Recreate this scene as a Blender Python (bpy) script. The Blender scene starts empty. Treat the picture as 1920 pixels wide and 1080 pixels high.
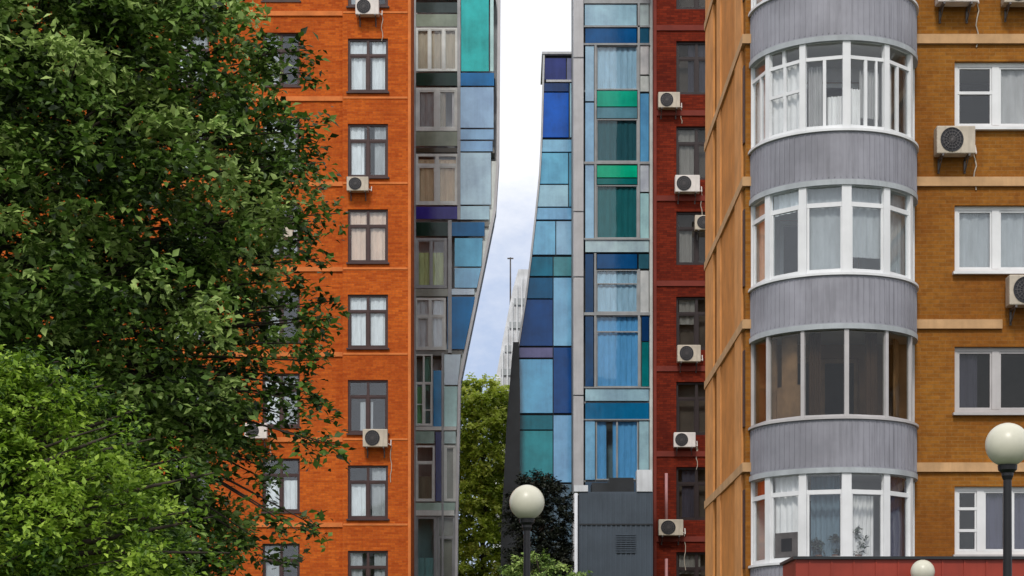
import bpy, math, random
import numpy as np
from mathutils import Vector

random.seed(7)
rng = np.random.default_rng(11)
S = bpy.context.scene
COL = S.collection
F, CX, HZ, EYE = 3600.0, 960.0, 1305.0, 1.6


def fx(x, Y): return (x - CX) / F * Y
def fz(y, Y): return EYE + (HZ - y) / F * Y


# ------------------------------------------------------------------ materials
def lin(c):
    c = c / 255.0
    return c / 12.92 if c <= 0.04045 else ((c + 0.055) / 1.055) ** 2.4


def col(r, g, b, k=1.3):
    c = [lin(v) * k for v in (r, g, b)]
    f = min(1.0, 0.86 / max(c))
    return tuple(v * f for v in c) + (1.0,)


def new_mat(name):
    m = bpy.data.materials.new(name)
    m.use_nodes = True
    nt = m.node_tree
    return m, nt, nt.nodes['Principled BSDF']


def N(nt, t, **kw):
    n = nt.nodes.new(t)
    for k, v in kw.items():
        setattr(n, k, v)
    return n


def mixc(nt, fac, a, b, mode='MIX'):
    n = N(nt, 'ShaderNodeMix', data_type='RGBA', blend_type=mode)
    for sock, v in ((n.inputs['Factor'], fac), (n.inputs['A'], a), (n.inputs['B'], b)):
        if hasattr(v, 'links'):
            nt.links.new(v, sock)
        else:
            sock.default_value = v
    return n.outputs['Result']


def ramp(nt, fac, p0, p1, c0=(0, 0, 0, 1), c1=(1, 1, 1, 1)):
    n = N(nt, 'ShaderNodeValToRGB')
    e = n.color_ramp.elements
    e[0].position, e[1].position = p0, p1
    e[0].color, e[1].color = c0, c1
    nt.links.new(fac, n.inputs['Fac'])
    return n.outputs['Color']


def obj_uv(nt):
    """wall coordinates: (x + y, z, 0) so that front and side walls both get upright courses"""
    tc = N(nt, 'ShaderNodeTexCoord')
    sp = N(nt, 'ShaderNodeSeparateXYZ')
    nt.links.new(tc.outputs['Object'], sp.inputs[0])
    ad = N(nt, 'ShaderNodeMath', operation='ADD')
    nt.links.new(sp.outputs[0], ad.inputs[0])
    nt.links.new(sp.outputs[1], ad.inputs[1])
    cb = N(nt, 'ShaderNodeCombineXYZ')
    nt.links.new(ad.outputs[0], cb.inputs[0])
    nt.links.new(sp.outputs[2], cb.inputs[1])
    return tc, cb.outputs[0]


def noise(nt, vec, scale, detail=4, rough=0.55, stretch=None):
    n = N(nt, 'ShaderNodeTexNoise')
    n.inputs['Scale'].default_value = scale
    n.inputs['Detail'].default_value = detail
    n.inputs['Roughness'].default_value = rough
    if stretch:
        mp = N(nt, 'ShaderNodeMapping')
        mp.inputs['Scale'].default_value = stretch
        nt.links.new(vec, mp.inputs['Vector'])
        vec = mp.outputs[0]
    nt.links.new(vec, n.inputs['Vector'])
    return n.outputs['Fac']


def brick_mat(name, c1, c2, mortar, stain, w=0.26, h=0.077, stain_amt=0.5):
    m, nt, P = new_mat(name)
    tc, uv = obj_uv(nt)
    b = N(nt, 'ShaderNodeTexBrick')
    b.inputs['Color1'].default_value = c1
    b.inputs['Color2'].default_value = c2
    b.inputs['Mortar'].default_value = mortar
    b.inputs['Scale'].default_value = 1.0
    b.inputs['Mortar Size'].default_value = 0.007
    b.inputs['Mortar Smooth'].default_value = 0.3
    b.inputs['Bias'].default_value = 0.0
    b.inputs['Brick Width'].default_value = w
    b.inputs['Row Height'].default_value = h
    nt.links.new(uv, b.inputs['Vector'])
    big = noise(nt, uv, 0.35, 5, 0.6)
    streak = noise(nt, uv, 1.0, 4, 0.6, (1.6, 0.12, 1))
    fine = noise(nt, uv, 9.0, 3, 0.6)
    c = mixc(nt, ramp(nt, big, 0.38, 0.72, (0, 0, 0, 1), (stain_amt,) * 3 + (1,)), b.outputs['Color'], stain)
    c = mixc(nt, ramp(nt, streak, 0.5, 0.8, (0, 0, 0, 1), (stain_amt * 0.8,) * 3 + (1,)), c, stain)
    c = mixc(nt, ramp(nt, fine, 0.3, 0.7, (0.78, 0.78, 0.78, 1), (1.12, 1.12, 1.12, 1)), c, c, 'MIX')
    mul = N(nt, 'ShaderNodeMix', data_type='RGBA', blend_type='MULTIPLY')
    mul.inputs['Factor'].default_value = 1.0
    nt.links.new(c, mul.inputs['A'])
    nt.links.new(ramp(nt, fine, 0.3, 0.7, (0.74, 0.74, 0.74, 1), (1.0, 1.0, 1.0, 1)), mul.inputs['B'])
    nt.links.new(mul.outputs['Result'], P.inputs['Base Color'])
    P.inputs['Roughness'].default_value = 0.9
    P.inputs['Specular IOR Level'].default_value = 0.12
    bp = N(nt, 'ShaderNodeBump')
    bp.inputs['Strength'].default_value = 0.35
    bp.inputs['Distance'].default_value = 0.01
    inv = N(nt, 'ShaderNodeMath', operation='SUBTRACT')
    inv.inputs[0].default_value = 1.0
    nt.links.new(b.outputs['Fac'], inv.inputs[1])
    nt.links.new(inv.outputs[0], bp.inputs['Height'])
    nt.links.new(bp.outputs[0], P.inputs['Normal'])
    return m


def plain(name, c, rough=0.6, vary=0.15, scale=3.0, spec=0.4, metallic=0.0, streak=0.0, bump=0.0):
    m, nt, P = new_mat(name)
    tc, uv = obj_uv(nt)
    dark = tuple(v * (1 - vary * 2) for v in c[:3]) + (1,)
    lite = tuple(min(0.92, v * (1 + vary)) for v in c[:3]) + (1,)
    n = noise(nt, tc.outputs['Object'], scale, 4, 0.6)
    out = ramp(nt, n, 0.3, 0.7, dark, lite)
    if streak:
        s = noise(nt, uv, 1.0, 4, 0.65, (7, 0.5, 1))
        out = mixc(nt, ramp(nt, s, 0.48, 0.75, (0, 0, 0, 1), (streak,) * 3 + (1,)), out, tuple(v * 0.45 for v in c[:3]) + (1,))
    nt.links.new(out, P.inputs['Base Color'])
    P.inputs['Roughness'].default_value = rough
    P.inputs['Specular IOR Level'].default_value = spec
    P.inputs['Metallic'].default_value = metallic
    if bump:
        bp = N(nt, 'ShaderNodeBump')
        bp.inputs['Strength'].default_value = bump
        bp.inputs['Distance'].default_value = 0.02
        nt.links.new(n, bp.inputs['Height'])
        nt.links.new(bp.outputs[0], P.inputs['Normal'])
    return m


_panel_cache = {}
def panel_mat(rgb, k=1.9, rough=0.1):
    """back-painted coloured facade glass with a reflecting face, blotchy reflections also mottled into its colour"""
    key = (rgb, k)
    if key in _panel_cache:
        return _panel_cache[key]
    m, nt, P = new_mat('facade_glass_%d_%d_%d' % rgb)
    c = col(*rgb, k)
    tc, uv = obj_uv(nt)
    n1 = noise(nt, uv, 0.9, 5, 0.6)
    n2 = noise(nt, uv, 1.0, 4, 0.6, (6, 0.35, 1))
    base = ramp(nt, n1, 0.3, 0.72, tuple(v * 0.66 for v in c[:3]) + (1,), tuple(min(.9, v * 1.2) for v in c[:3]) + (1,))
    n3 = noise(nt, uv, 2.6, 5, 0.65, (1.0, 0.7, 1))  # mottling puts blotchy sky reflections into the base colour
    base = mixc(nt, ramp(nt, n3, 0.5, 0.78, (0, 0, 0, 1), (0.4, 0.4, 0.4, 1)), base, tuple(v * 0.5 for v in c[:3]) + (1,))
    base = mixc(nt, ramp(nt, n2, 0.45, 0.75, (0, 0, 0, 1), (0.45, 0.45, 0.45, 1)), base, tuple(min(.9, v * 1.15 + .01) for v in c[:3]) + (1,))
    nt.links.new(base, P.inputs['Base Color'])
    P.inputs['Roughness'].default_value = rough
    P.inputs['Specular IOR Level'].default_value = 1.0 if max(rgb) > 190 else 0.4
    bp = N(nt, 'ShaderNodeBump')
    bp.inputs['Strength'].default_value = 0.12
    bp.inputs['Distance'].default_value = 0.05
    nt.links.new(n1, bp.inputs['Height'])
    nt.links.new(bp.outputs[0], P.inputs['Normal'])
    _panel_cache[key] = m
    return m


def glass_mat(name, tint=(0.97, 0.98, 0.98), boost=1.0, base=0.0):
    m = bpy.data.materials.new(name)
    m.use_nodes = True
    nt = m.node_tree
    nt.nodes.clear()
    out = N(nt, 'ShaderNodeOutputMaterial')
    tr = N(nt, 'ShaderNodeBsdfTransparent')
    tr.inputs[0].default_value = tint + (1,)
    gl = N(nt, 'ShaderNodeBsdfGlossy')
    gl.inputs['Color'].default_value = (0.95, 0.97, 1, 1)
    gl.inputs['Roughness'].default_value = 0.03
    tc = N(nt, 'ShaderNodeTexCoord')
    nf = noise(nt, tc.outputs['Object'], 0.8, 2)
    bp = N(nt, 'ShaderNodeBump')
    bp.inputs['Strength'].default_value = 0.06
    bp.inputs['Distance'].default_value = 0.04
    nt.links.new(nf, bp.inputs['Height'])
    nt.links.new(bp.outputs[0], gl.inputs['Normal'])
    lw = N(nt, 'ShaderNodeLayerWeight')
    lw.inputs['Blend'].default_value = 0.5
    pw = N(nt, 'ShaderNodeMath', operation='POWER')
    pw.inputs[1].default_value = 5.0
    nt.links.new(lw.outputs['Facing'], pw.inputs[0])
    fr = N(nt, 'ShaderNodeMath', operation='MULTIPLY_ADD')
    fr.inputs[1].default_value = 0.95
    fr.inputs[2].default_value = 0.042
    nt.links.new(pw.outputs[0], fr.inputs[0])
    ma = N(nt, 'ShaderNodeMath', operation='MULTIPLY_ADD', use_clamp=True)
    ma.inputs[1].default_value = boost
    ma.inputs[2].default_value = base
    nt.links.new(fr.outputs[0], ma.inputs[0])
    mx = N(nt, 'ShaderNodeMixShader')
    nt.links.new(ma.outputs[0], mx.inputs[0])
    nt.links.new(tr.outputs[0], mx.inputs[1])
    nt.links.new(gl.outputs[0], mx.inputs[2])
    nt.links.new(mx.outputs[0], out.inputs[0])
    return m


def cloth_mat(name, c, trans=0.3):
    m, nt, P = new_mat(name)
    tc, uv = obj_uv(nt)
    n = noise(nt, uv, 2.5, 3, 0.6, (3, 0.6, 1))
    nt.links.new(ramp(nt, n, 0.3, 0.75, tuple(v * 0.75 for v in c[:3]) + (1,), c), P.inputs['Base Color'])
    P.inputs['Roughness'].default_value = 0.95
    P.inputs['Specular IOR Level'].default_value = 0.1
    return m


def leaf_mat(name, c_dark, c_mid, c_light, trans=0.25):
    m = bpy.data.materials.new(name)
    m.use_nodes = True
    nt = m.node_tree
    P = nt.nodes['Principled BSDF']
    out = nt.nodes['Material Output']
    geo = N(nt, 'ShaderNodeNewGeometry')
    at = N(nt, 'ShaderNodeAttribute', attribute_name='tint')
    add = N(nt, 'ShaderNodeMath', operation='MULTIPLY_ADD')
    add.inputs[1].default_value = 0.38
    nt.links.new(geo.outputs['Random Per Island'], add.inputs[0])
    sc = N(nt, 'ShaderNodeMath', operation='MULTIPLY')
    sc.inputs[1].default_value = 0.62  # cluster tint puts bright highlights and shaded voids into the leaf colour
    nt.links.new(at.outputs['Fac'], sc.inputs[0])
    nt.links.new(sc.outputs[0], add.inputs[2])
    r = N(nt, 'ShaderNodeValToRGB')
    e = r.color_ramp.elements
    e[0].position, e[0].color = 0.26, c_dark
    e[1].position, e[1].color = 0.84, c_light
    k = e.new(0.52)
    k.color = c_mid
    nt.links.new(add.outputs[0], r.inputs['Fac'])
    nt.links.new(r.outputs['Color'], P.inputs['Base Color'])
    P.inputs['Roughness'].default_value = 0.5
    P.inputs['Specular IOR Level'].default_value = 0.35
    tl = N(nt, 'ShaderNodeBsdfTranslucent')
    nt.links.new(r.outputs['Color'], tl.inputs['Color'])
    mx = N(nt, 'ShaderNodeMixShader')
    mx.inputs[0].default_value = trans
    nt.links.new(P.outputs[0], mx.inputs[1])
    nt.links.new(tl.outputs[0], mx.inputs[2])
    nt.links.new(mx.outputs[0], out.inputs['Surface'])
    return m


M = {}
M['orange_brick'] = brick_mat('orange_brick', (0.46, 0.080, 0.010, 1), (0.68, 0.150, 0.018, 1), (0.46, 0.13, 0.04, 1), (0.30, 0.045, 0.009, 1))
M['orange_trim'] = plain('orange_trim', (0.66, 0.19, 0.045, 1), 0.85, 0.12, 2.0, streak=0.2)
M['red_brick'] = brick_mat('red_brick', (0.13, 0.014, 0.006, 1), (0.24, 0.028, 0.010, 1), (0.10, 0.022, 0.012, 1), (0.055, 0.007, 0.005, 1))
M['red_trim'] = plain('red_trim', (0.17, 0.026, 0.015, 1), 0.85, 0.12, 2.0)
M['ochre_brick'] = brick_mat('ochre_brick', (0.30, 0.115, 0.018, 1), (0.40, 0.165, 0.026, 1), (0.34, 0.18, 0.06, 1), (0.20, 0.060, 0.012, 1), stain_amt=0.75)
M['tan_trim'] = plain('tan_trim', (0.56, 0.34, 0.17, 1), 0.85, 0.12, 2.0, streak=0.25)
M['tan_render'] = plain('tan_render', (0.68, 0.31, 0.10, 1), 0.9, 0.12, 1.5, streak=0.25)
M['orange_render'] = plain('orange_render', (0.58, 0.23, 0.05, 1), 0.9, 0.12, 1.5, streak=0.2)
M['parapet_grey'] = plain('parapet_grey', (0.300, 0.300, 0.340, 1), 0.6, 0.14, 0.7, streak=0.6)
M['white_pvc'] = plain('white_pvc', (0.74, 0.75, 0.76, 1), 0.4, 0.05, 1.5, streak=0.12)
M['alu_grey'] = plain('alu_grey', (0.48, 0.46, 0.46, 1), 0.45, 0.08, 1.5, streak=0.15)
M['brown_frame'] = plain('brown_frame', (0.055, 0.026, 0.024, 1), 0.45, 0.15, 3)
M['black_frame'] = plain('black_frame', (0.022, 0.012, 0.012, 1), 0.45, 0.15, 3)
M['pale_frame'] = plain('pale_frame', (0.74, 0.79, 0.77, 1), 0.45, 0.1, 1.5, streak=0.2)
M['grey_frame'] = plain('grey_frame', (0.40, 0.43, 0.45, 1), 0.5, 0.12, 1.5, streak=0.3)
M['slab_dark'] = plain('slab_dark', (0.030, 0.045, 0.042, 1), 0.5, 0.2, 2)
M['concrete'] = plain('concrete', (0.27, 0.28, 0.27, 1), 0.85, 0.12, 1.2, streak=0.4, bump=0.2)
M['pale_concrete'] = plain('pale_concrete', (0.70, 0.72, 0.75, 1), 0.8, 0.12, 0.9, streak=0.4, bump=0.2)
M['column_white'] = plain('column_white', (0.60, 0.62, 0.65, 1), 0.6, 0.08, 1.2, streak=0.25)
M['dark_clad'] = plain('dark_clad', (0.020, 0.024, 0.028, 1), 0.5, 0.2, 1.5)
M['slate_sheet'] = plain('slate_sheet', (0.060, 0.080, 0.105, 1), 0.5, 0.12, 0.8, streak=0.3)
M['room'] = plain('room', (0.16, 0.14, 0.13, 1), 0.9, 0.25, 0.6)
M['room_warm'] = plain('room_warm', (0.28, 0.16, 0.08, 1), 0.9, 0.25, 0.6)
M['ceiling_white'] = plain('ceiling_white', (0.5, 0.49, 0.47, 1), 0.9, 0.08, 0.8)
M['glass'] = glass_mat('window_glass')
M['glass_dim'] = glass_mat('window_glass_dim', (0.80, 0.80, 0.78), 0.6, 0.0)
M['glass_blue'] = glass_mat('window_glass_blue', (0.80, 0.92, 0.98), 1.0, 0.0)
M['glass_pale'] = glass_mat('window_glass_pale', (0.95, 0.98, 0.99), 1.2, 0.01)
M['glass_teal'] = glass_mat('window_glass_teal', (0.70, 0.86, 0.86), 0.9, 0.0)
M['curtain_white'] = cloth_mat('curtain_white', (0.86, 0.86, 0.87, 1))
M['curtain_cream'] = cloth_mat('curtain_cream', (0.78, 0.62, 0.42, 1))
M['curtain_peach'] = cloth_mat('curtain_peach', (0.85, 0.60, 0.46, 1))
M['curtain_green'] = cloth_mat('curtain_green', (0.62, 0.72, 0.36, 1))
M['curtain_grey'] = cloth_mat('curtain_grey', (0.44, 0.44, 0.45, 1))
M['curtain_dark'] = cloth_mat('curtain_dark', (0.10, 0.10, 0.15, 1))
M['curtain_blue'] = cloth_mat('curtain_blue', (0.30, 0.60, 0.88, 1))
M['curtain_pale_blue'] = cloth_mat('curtain_pale_blue', (0.48, 0.72, 0.90, 1))
M['curtain_teal'] = cloth_mat('curtain_teal', (0.07, 0.30, 0.34, 1))
M['curtain_slate'] = cloth_mat('curtain_slate', (0.11, 0.22, 0.28, 1))
M['curtain_beige'] = cloth_mat('curtain_beige', (0.55, 0.50, 0.40, 1))
M['curtain_brown'] = cloth_mat('curtain_brown', (0.11, 0.065, 0.038, 1))
M['curtain_steel'] = cloth_mat('curtain_steel', (0.16, 0.24, 0.30, 1))
M['curtain_red'] = cloth_mat('curtain_red', (0.55, 0.10, 0.05, 1))
M['wood'] = plain('wood', (0.34, 0.20, 0.10, 1), 0.6, 0.25, 2.0, streak=0.3)
M['ac_white'] = plain('ac_white', (0.68, 0.62, 0.58, 1), 0.5, 0.08, 3, streak=0.25)
M['ac_cream'] = plain('ac_cream', (0.52, 0.45, 0.36, 1), 0.5, 0.12, 3, streak=0.5)
M['ac_dark'] = plain('ac_dark', (0.025, 0.025, 0.03, 1), 0.6, 0.15, 4)
M['steel'] = plain('steel', (0.12, 0.11, 0.11, 1), 0.5, 0.15, 4, metallic=0.3)
M['lamp_black'] = plain('lamp_black', (0.010, 0.010, 0.013, 1), 0.45, 0.15, 4)
M['opal'] = plain('opal_globe', (0.60, 0.585, 0.48, 1), 0.35, 0.04, 2.0, spec=0.5, streak=0.12)
M['red_metal'] = plain('red_metal', (0.30, 0.035, 0.018, 1), 0.5, 0.12, 0.9, streak=0.3)
M['pipe_pink'] = plain('pipe_pink', (0.42, 0.20, 0.20, 1), 0.6, 0.1, 2)
M['bark'] = plain('bark', (0.055, 0.042, 0.032, 1), 0.95, 0.3, 6, bump=0.6)
M['pot'] = plain('pot', (0.16, 0.07, 0.04, 1), 0.8, 0.15, 4)
M['grass'] = plain('grass_ground', (0.06, 0.085, 0.03, 1), 1.0, 0.3, 0.8, bump=0.3)
M['asphalt'] = plain('asphalt', (0.06, 0.06, 0.062, 1), 0.95, 0.15, 2.0)
M['leaf_elm'] = leaf_mat('leaf_elm', (0.016, 0.032, 0.007, 1), (0.105, 0.20, 0.026, 1), (0.42, 0.55, 0.17, 1), 0.3)
M['leaf_bright'] = leaf_mat('leaf_bright', (0.035, 0.085, 0.010, 1), (0.18, 0.31, 0.020, 1), (0.42, 0.58, 0.08, 1), 0.35)
M['leaf_lime'] = leaf_mat('leaf_lime', (0.17, 0.24, 0.025, 1), (0.38, 0.48, 0.045, 1), (0.60, 0.66, 0.16, 1), 0.45)
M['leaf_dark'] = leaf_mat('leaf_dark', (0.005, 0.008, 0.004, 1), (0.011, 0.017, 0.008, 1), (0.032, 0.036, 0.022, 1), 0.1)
M['leaf_plant'] = leaf_mat('leaf_plant', (0.010, 0.016, 0.010, 1), (0.02, 0.035, 0.018, 1), (0.05, 0.08, 0.04, 1), 0.1)


# ------------------------------------------------------------------ objects
def wpos(o):
    v = Vector((0, 0, 0))
    while o is not None:
        v += o.location
        o = o.parent
    return v


def thing(name, label, cat, loc, group=None):
    o = bpy.data.objects.new(name, None)
    COL.objects.link(o)
    o.location = loc
    o.empty_display_size = 0.3
    o['label'] = label
    o['category'] = cat
    if group:
        o['group'] = group
    return o


def copy_tree(o, parent=None):
    c = o.copy()
    COL.objects.link(c)
    c.parent = parent
    for ch in [x for x in bpy.data.objects if x.parent == o]:
        copy_tree(ch, c)
    return c


class MB:
    def __init__(s):
        s.v, s.f = [], []

    def add(s, vs, fs):
        n = len(s.v)
        s.v += [tuple(p) for p in vs]
        s.f += [tuple(n + i for i in f) for f in fs]

    def quad(s, a, b, c, d):
        s.add([a, b, c, d], [(0, 1, 2, 3)])

    def box(s, x0, x1, y0, y1, z0, z1):
        s.add([(x0, y0, z0), (x1, y0, z0), (x1, y1, z0), (x0, y1, z0), (x0, y0, z1), (x1, y0, z1), (x1, y1, z1), (x0, y1, z1)],
              [(0, 3, 2, 1), (4, 5, 6, 7), (0, 1, 5, 4), (1, 2, 6, 5), (2, 3, 7, 6), (3, 0, 4, 7)])

    def prism(s, poly, y0, y1):
        """poly: (x, z) points, counter-clockwise seen from the camera side (-y)"""
        n = len(poly)
        vs = [(x, y0, z) for x, z in poly] + [(x, y1, z) for x, z in poly]
        fs = [tuple(range(n)), tuple(range(2 * n - 1, n - 1, -1))]
        for i in range(n):
            j = (i + 1) % n
            fs.append((i, i + n, j + n, j))
        s.add(vs, fs)

    def tube(s, p0, p1, r0, r1, n=10, cap=True):
        p0, p1 = Vector(p0), Vector(p1)
        d = (p1 - p0).normalized()
        a = d.orthogonal().normalized()
        b = d.cross(a)
        vs = []
        for p, r in ((p0, r0), (p1, r1)):
            for i in range(n):
                t = 2 * math.pi * i / n
                vs.append(p + a * (r * math.cos(t)) + b * (r * math.sin(t)))
        fs = [(i, (i + 1) % n, n + (i + 1) % n, n + i) for i in range(n)]
        if cap:
            fs += [tuple(range(n - 1, -1, -1)), tuple(range(n, 2 * n))]
        s.add(vs, fs)

    def lathe(s, prof, c, n=24):
        """prof: (r, z) from bottom to top, around the vertical through c"""
        vs = []
        for r, z in prof:
            for i in range(n):
                t = 2 * math.pi * i / n
                vs.append((c[0] + r * math.cos(t), c[1] + r * math.sin(t), c[2] + z))
        fs = []
        for k in range(len(prof) - 1):
            for i in range(n):
                j = (i + 1) % n
                fs.append((k * n + i, k * n + j, (k + 1) * n + j, (k + 1) * n + i))
        fs.append(tuple(range(n - 1, -1, -1)))
        m = (len(prof) - 1) * n
        fs.append(tuple(range(m, m + n)))
        s.add(vs, fs)

    def arc(s, cx, cy, r0, r1, a0, a1, z0, z1, n):
        """curved wall piece; angle 0 faces the camera (-y), positive towards +x (degrees)"""
        vs = []
        for i in range(n + 1):
            a = math.radians(a0 + (a1 - a0) * i / n)
            sx, cy_ = math.sin(a), -math.cos(a)
            for r, z in ((r1, z0), (r1, z1), (r0, z1), (r0, z0)):
                vs.append((cx + r * sx, cy + r * cy_, z))
        fs = []
        for i in range(n):
            b, c = i * 4, i * 4 + 4
            for k in range(4):
                l = (k + 1) % 4
                fs.append((b + k, c + k, c + l, b + l))
        fs += [(0, 1, 2, 3), (n * 4 + 3, n * 4 + 2, n * 4 + 1, n * 4)]
        s.add(vs, fs)

    def build(s, name, mat, parent=None, smooth=False, bevel=0.0):
        o0 = wpos(parent) if parent else Vector((0, 0, 0))
        me = bpy.data.meshes.new(name)
        me.from_pydata([(x - o0.x, y - o0.y, z - o0.z) for x, y, z in s.v], [], s.f)
        me.materials.append(mat)
        if smooth:
            me.polygons.foreach_set('use_smooth', [True] * len(me.polygons))
        o = bpy.data.objects.new(name, me)
        COL.objects.link(o)
        o.parent = parent
        if bevel:
            b = o.modifiers.new('edge', 'BEVEL')
            b.width = bevel
            b.segments = 2
            b.limit_method = 'ANGLE'
        return o


def rect_frame(mb, x0, x1, z0, z1, y0, y1, t):
    mb.box(x0, x0 + t, y0, y1, z0, z1)
    mb.box(x1 - t, x1, y0, y1, z0, z1)
    mb.box(x0 + t, x1 - t, y0, y1, z0, z0 + t)
    mb.box(x0 + t, x1 - t, y0, y1, z1 - t, z1)


def folds(mb, x0, x1, z0, z1, y, amp=0.05, step=0.09, phase=0.0):
    """a hanging cloth in folds"""
    n = max(4, int((x1 - x0) / step * 3))
    top, bot = [], []
    for i in range(n + 1):
        x = x0 + (x1 - x0) * i / n
        d = amp * math.sin(phase + (x - x0) / step * 2.1) + amp * 0.5 * math.sin(phase * 2 + (x - x0) / step * 5.3)
        top.append((x, y + d * 0.6, z1))
        bot.append((x + 0.01 * math.sin(i), y + d, z0))
    vs = top + bot
    mb.add(vs, [(i, n + 1 + i, n + 2 + i, i + 1) for i in range(n)])


def wall_with_holes(mb, x0, x1, z0, z1, y, holes, reveal):
    xs = sorted({x0, x1, *[h[0] for h in holes], *[h[1] for h in holes]})
    zs = sorted({z0, z1, *[h[2] for h in holes], *[h[3] for h in holes]})
    xs = [v for v in xs if x0 <= v <= x1]
    zs = [v for v in zs if z0 <= v <= z1]
    for i in range(len(xs) - 1):
        for j in range(len(zs) - 1):
            cx, cz = (xs[i] + xs[i + 1]) / 2, (zs[j] + zs[j + 1]) / 2
            if any(h[0] < cx < h[1] and h[2] < cz < h[3] for h in holes):
                continue
            mb.quad((xs[i], y, zs[j]), (xs[i + 1], y, zs[j]), (xs[i + 1], y, zs[j + 1]), (xs[i], y, zs[j + 1]))
    for a, b, c, d in holes:
        e = y + reveal
        mb.quad((a, y, c), (a, y, d), (a, e, d), (a, e, c))
        mb.quad((b, y, c), (b, e, c), (b, e, d), (b, y, d))
        mb.quad((a, y, c), (a, e, c), (b, e, c), (b, y, c))
        mb.quad((a, y, d), (b, y, d), (b, e, d), (a, e, d))


def shell(mb, x0, x1, z0, z1, y, D, holes, reveal=0.28):
    wall_with_holes(mb, x0, x1, z0, z1, y, holes, reveal)
    e = y + D
    mb.quad((x0, y, z0), (x0, y, z1), (x0, e, z1), (x0, e, z0))
    mb.quad((x1, y, z0), (x1, e, z0), (x1, e, z1), (x1, y, z1))
    mb.quad((x0, e, z0), (x0, e, z1), (x1, e, z1), (x1, e, z0))
    mb.quad((x0, y, z1), (x1, y, z1), (x1, e, z1), (x0, e, z1))


def room_back(parent, x0, x1, z0, z1, y, levels, depth=1.5, mat='room', walls=()):
    """back wall and ceilings of the rooms behind the windows"""
    mb = MB()
    mb.box(x0, x1, y + depth, y + depth + 0.1, z0, z1)
    for w in walls:
        mb.box(w - 0.06, w + 0.06, y + 0.32, y + depth - 0.01, z0, z1)
    mb.build('room_wall', M[mat], parent)
    mb = MB()
    for z in levels:
        mb.box(x0, x1, y + 0.30, y + depth - 0.02, z, z + 0.22)
    mb.build('room_ceiling', M['ceiling_white'], parent)


def window(parent, x0, x1, z0, z1, y, frame, glass='glass', cols=2, transom=0.33, t=0.07, curtains=(), sill=None, bars=(), depth=0.08, mul=None):
    """a casement window; part window > pane, curtain, sill.  curtains: (u0, u1, v0, v1, material)"""
    f = MB()
    rect_frame(f, x0, x1, z0, z1, y, y + depth, t)
    w = mul or t * 1.25
    tz = z1 - (z1 - z0) * transom if transom else None
    xs = [x0 + (x1 - x0) * (i / cols if isinstance(cols, int) else 0) for i in range(1, cols)] if isinstance(cols, int) else [x0 + (x1 - x0) * c for c in cols]
    for x in xs:
        f.box(x - w / 2, x + w / 2, y - 0.006, y + depth - 0.006, z0 + t, z1 - t)
    edges = [x0 + t] + [v for x in xs for v in (x - w / 2, x + w / 2)] + [x1 - t]
    if tz:
        for i in range(0, len(edges), 2):
            f.box(edges[i], edges[i + 1], y + 0.004, y + depth - 0.01, tz - w * 0.45, tz + w * 0.45)
    for (i, v) in bars:
        z = z0 + (z1 - z0) * v
        f.box(edges[2 * i], edges[2 * i + 1], y + 0.004, y + depth - 0.01, z - t * 0.35, z + t * 0.35)
    # opening sashes: a second thinner frame inside each light
    for i in range(0, len(edges), 2):
        top = (tz - w * 0.45) if tz else z1 - t
        rect_frame(f, edges[i] + 0.004, edges[i + 1] - 0.004, z0 + t + 0.004, top - 0.004, y + 0.014, y + depth - 0.02, t * 0.42)
    wo = f.build('window', M[frame], parent)
    p = MB()
    p.box(x0 + t * 0.5, x1 - t * 0.5, y + depth * 0.55, y + depth * 0.55 + 0.006, z0 + t * 0.5, z1 - t * 0.5)
    p.build('pane', M[glass], wo)
    for (u0, u1, v0, v1, cm) in curtains:
        c = MB()
        folds(c, x0 + (x1 - x0) * u0, x0 + (x1 - x0) * u1, z0 + (z1 - z0) * v0, z0 + (z1 - z0) * v1, y + 0.118, 0.024, 0.08, random.random() * 6)
        c.build('curtain', M[cm], wo, smooth=True)
    if sill:
        q = MB()
        q.box(x0 - 0.05, x1 + 0.05, y - sill[1], y - 0.01, z0 - 0.06, z0 - 0.005)
        q.build('sill', M[sill[0]], wo)
    return wo


# ------------------------------------------------------------------ ground
g = MB()
g.box(-700, 700, -250, 1600, -0.6, 0)
gr = g.build('ground', M['grass'])
gr['kind'] = 'structure'
r = MB()
r.box(-60, 60, 26, 36, 0.0, 0.02)
ro = r.build('road', M['asphalt'])
ro['kind'] = 'structure'

# ------------------------------------------------------------------ orange brick building (left)
Y = 68.0
SP = 159.7
X0, XC, X1 = fx(-420, Y), fx(643, Y), fx(770, Y)
root = thing('apartment_building', 'tall bright orange brick block with dark brown framed windows, partly hidden by the big tree', 'building', ((X0 + X1) / 2, Y + 1.3, 0))
ZT = 34.0
rows = [75 + SP * k for k in range(-2, 8)]
holesA = [(fx(653, Y), fx(728, Y), fz(r + 100, Y), fz(r, Y)) for r in rows]
holesB = []
for (a, b) in ((492, 562), (322, 392)):
    holesB += [(fx(a, Y), fx(b, Y), fz(r + 86, Y), fz(r - 14, Y)) for r in rows]
PJ = 0.16
mb = MB()
shell(mb, X0, XC, 0, ZT, Y, 2.6, holesB)
mb.box(X0, X1 - 1.6, Y + 2.62, Y + 13, 0, ZT)
mb.build('wall', M['orange_brick'], root)
mb = MB()
shell(mb, XC, X1, 0, ZT + 0.3, Y - PJ, 2.6, holesA)
mb.build('projecting_wall', M['orange_brick'], root)
lv = [fz(r - 26, Y) for r in rows]
room_back(root, X0 + 0.1, X1 - 0.1, 0.1, ZT - 0.2, Y, lv, 1.6, 'room', walls=[XC] + [fx(v, Y) for v in (407, 227, 47)])
mb = MB()
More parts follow.
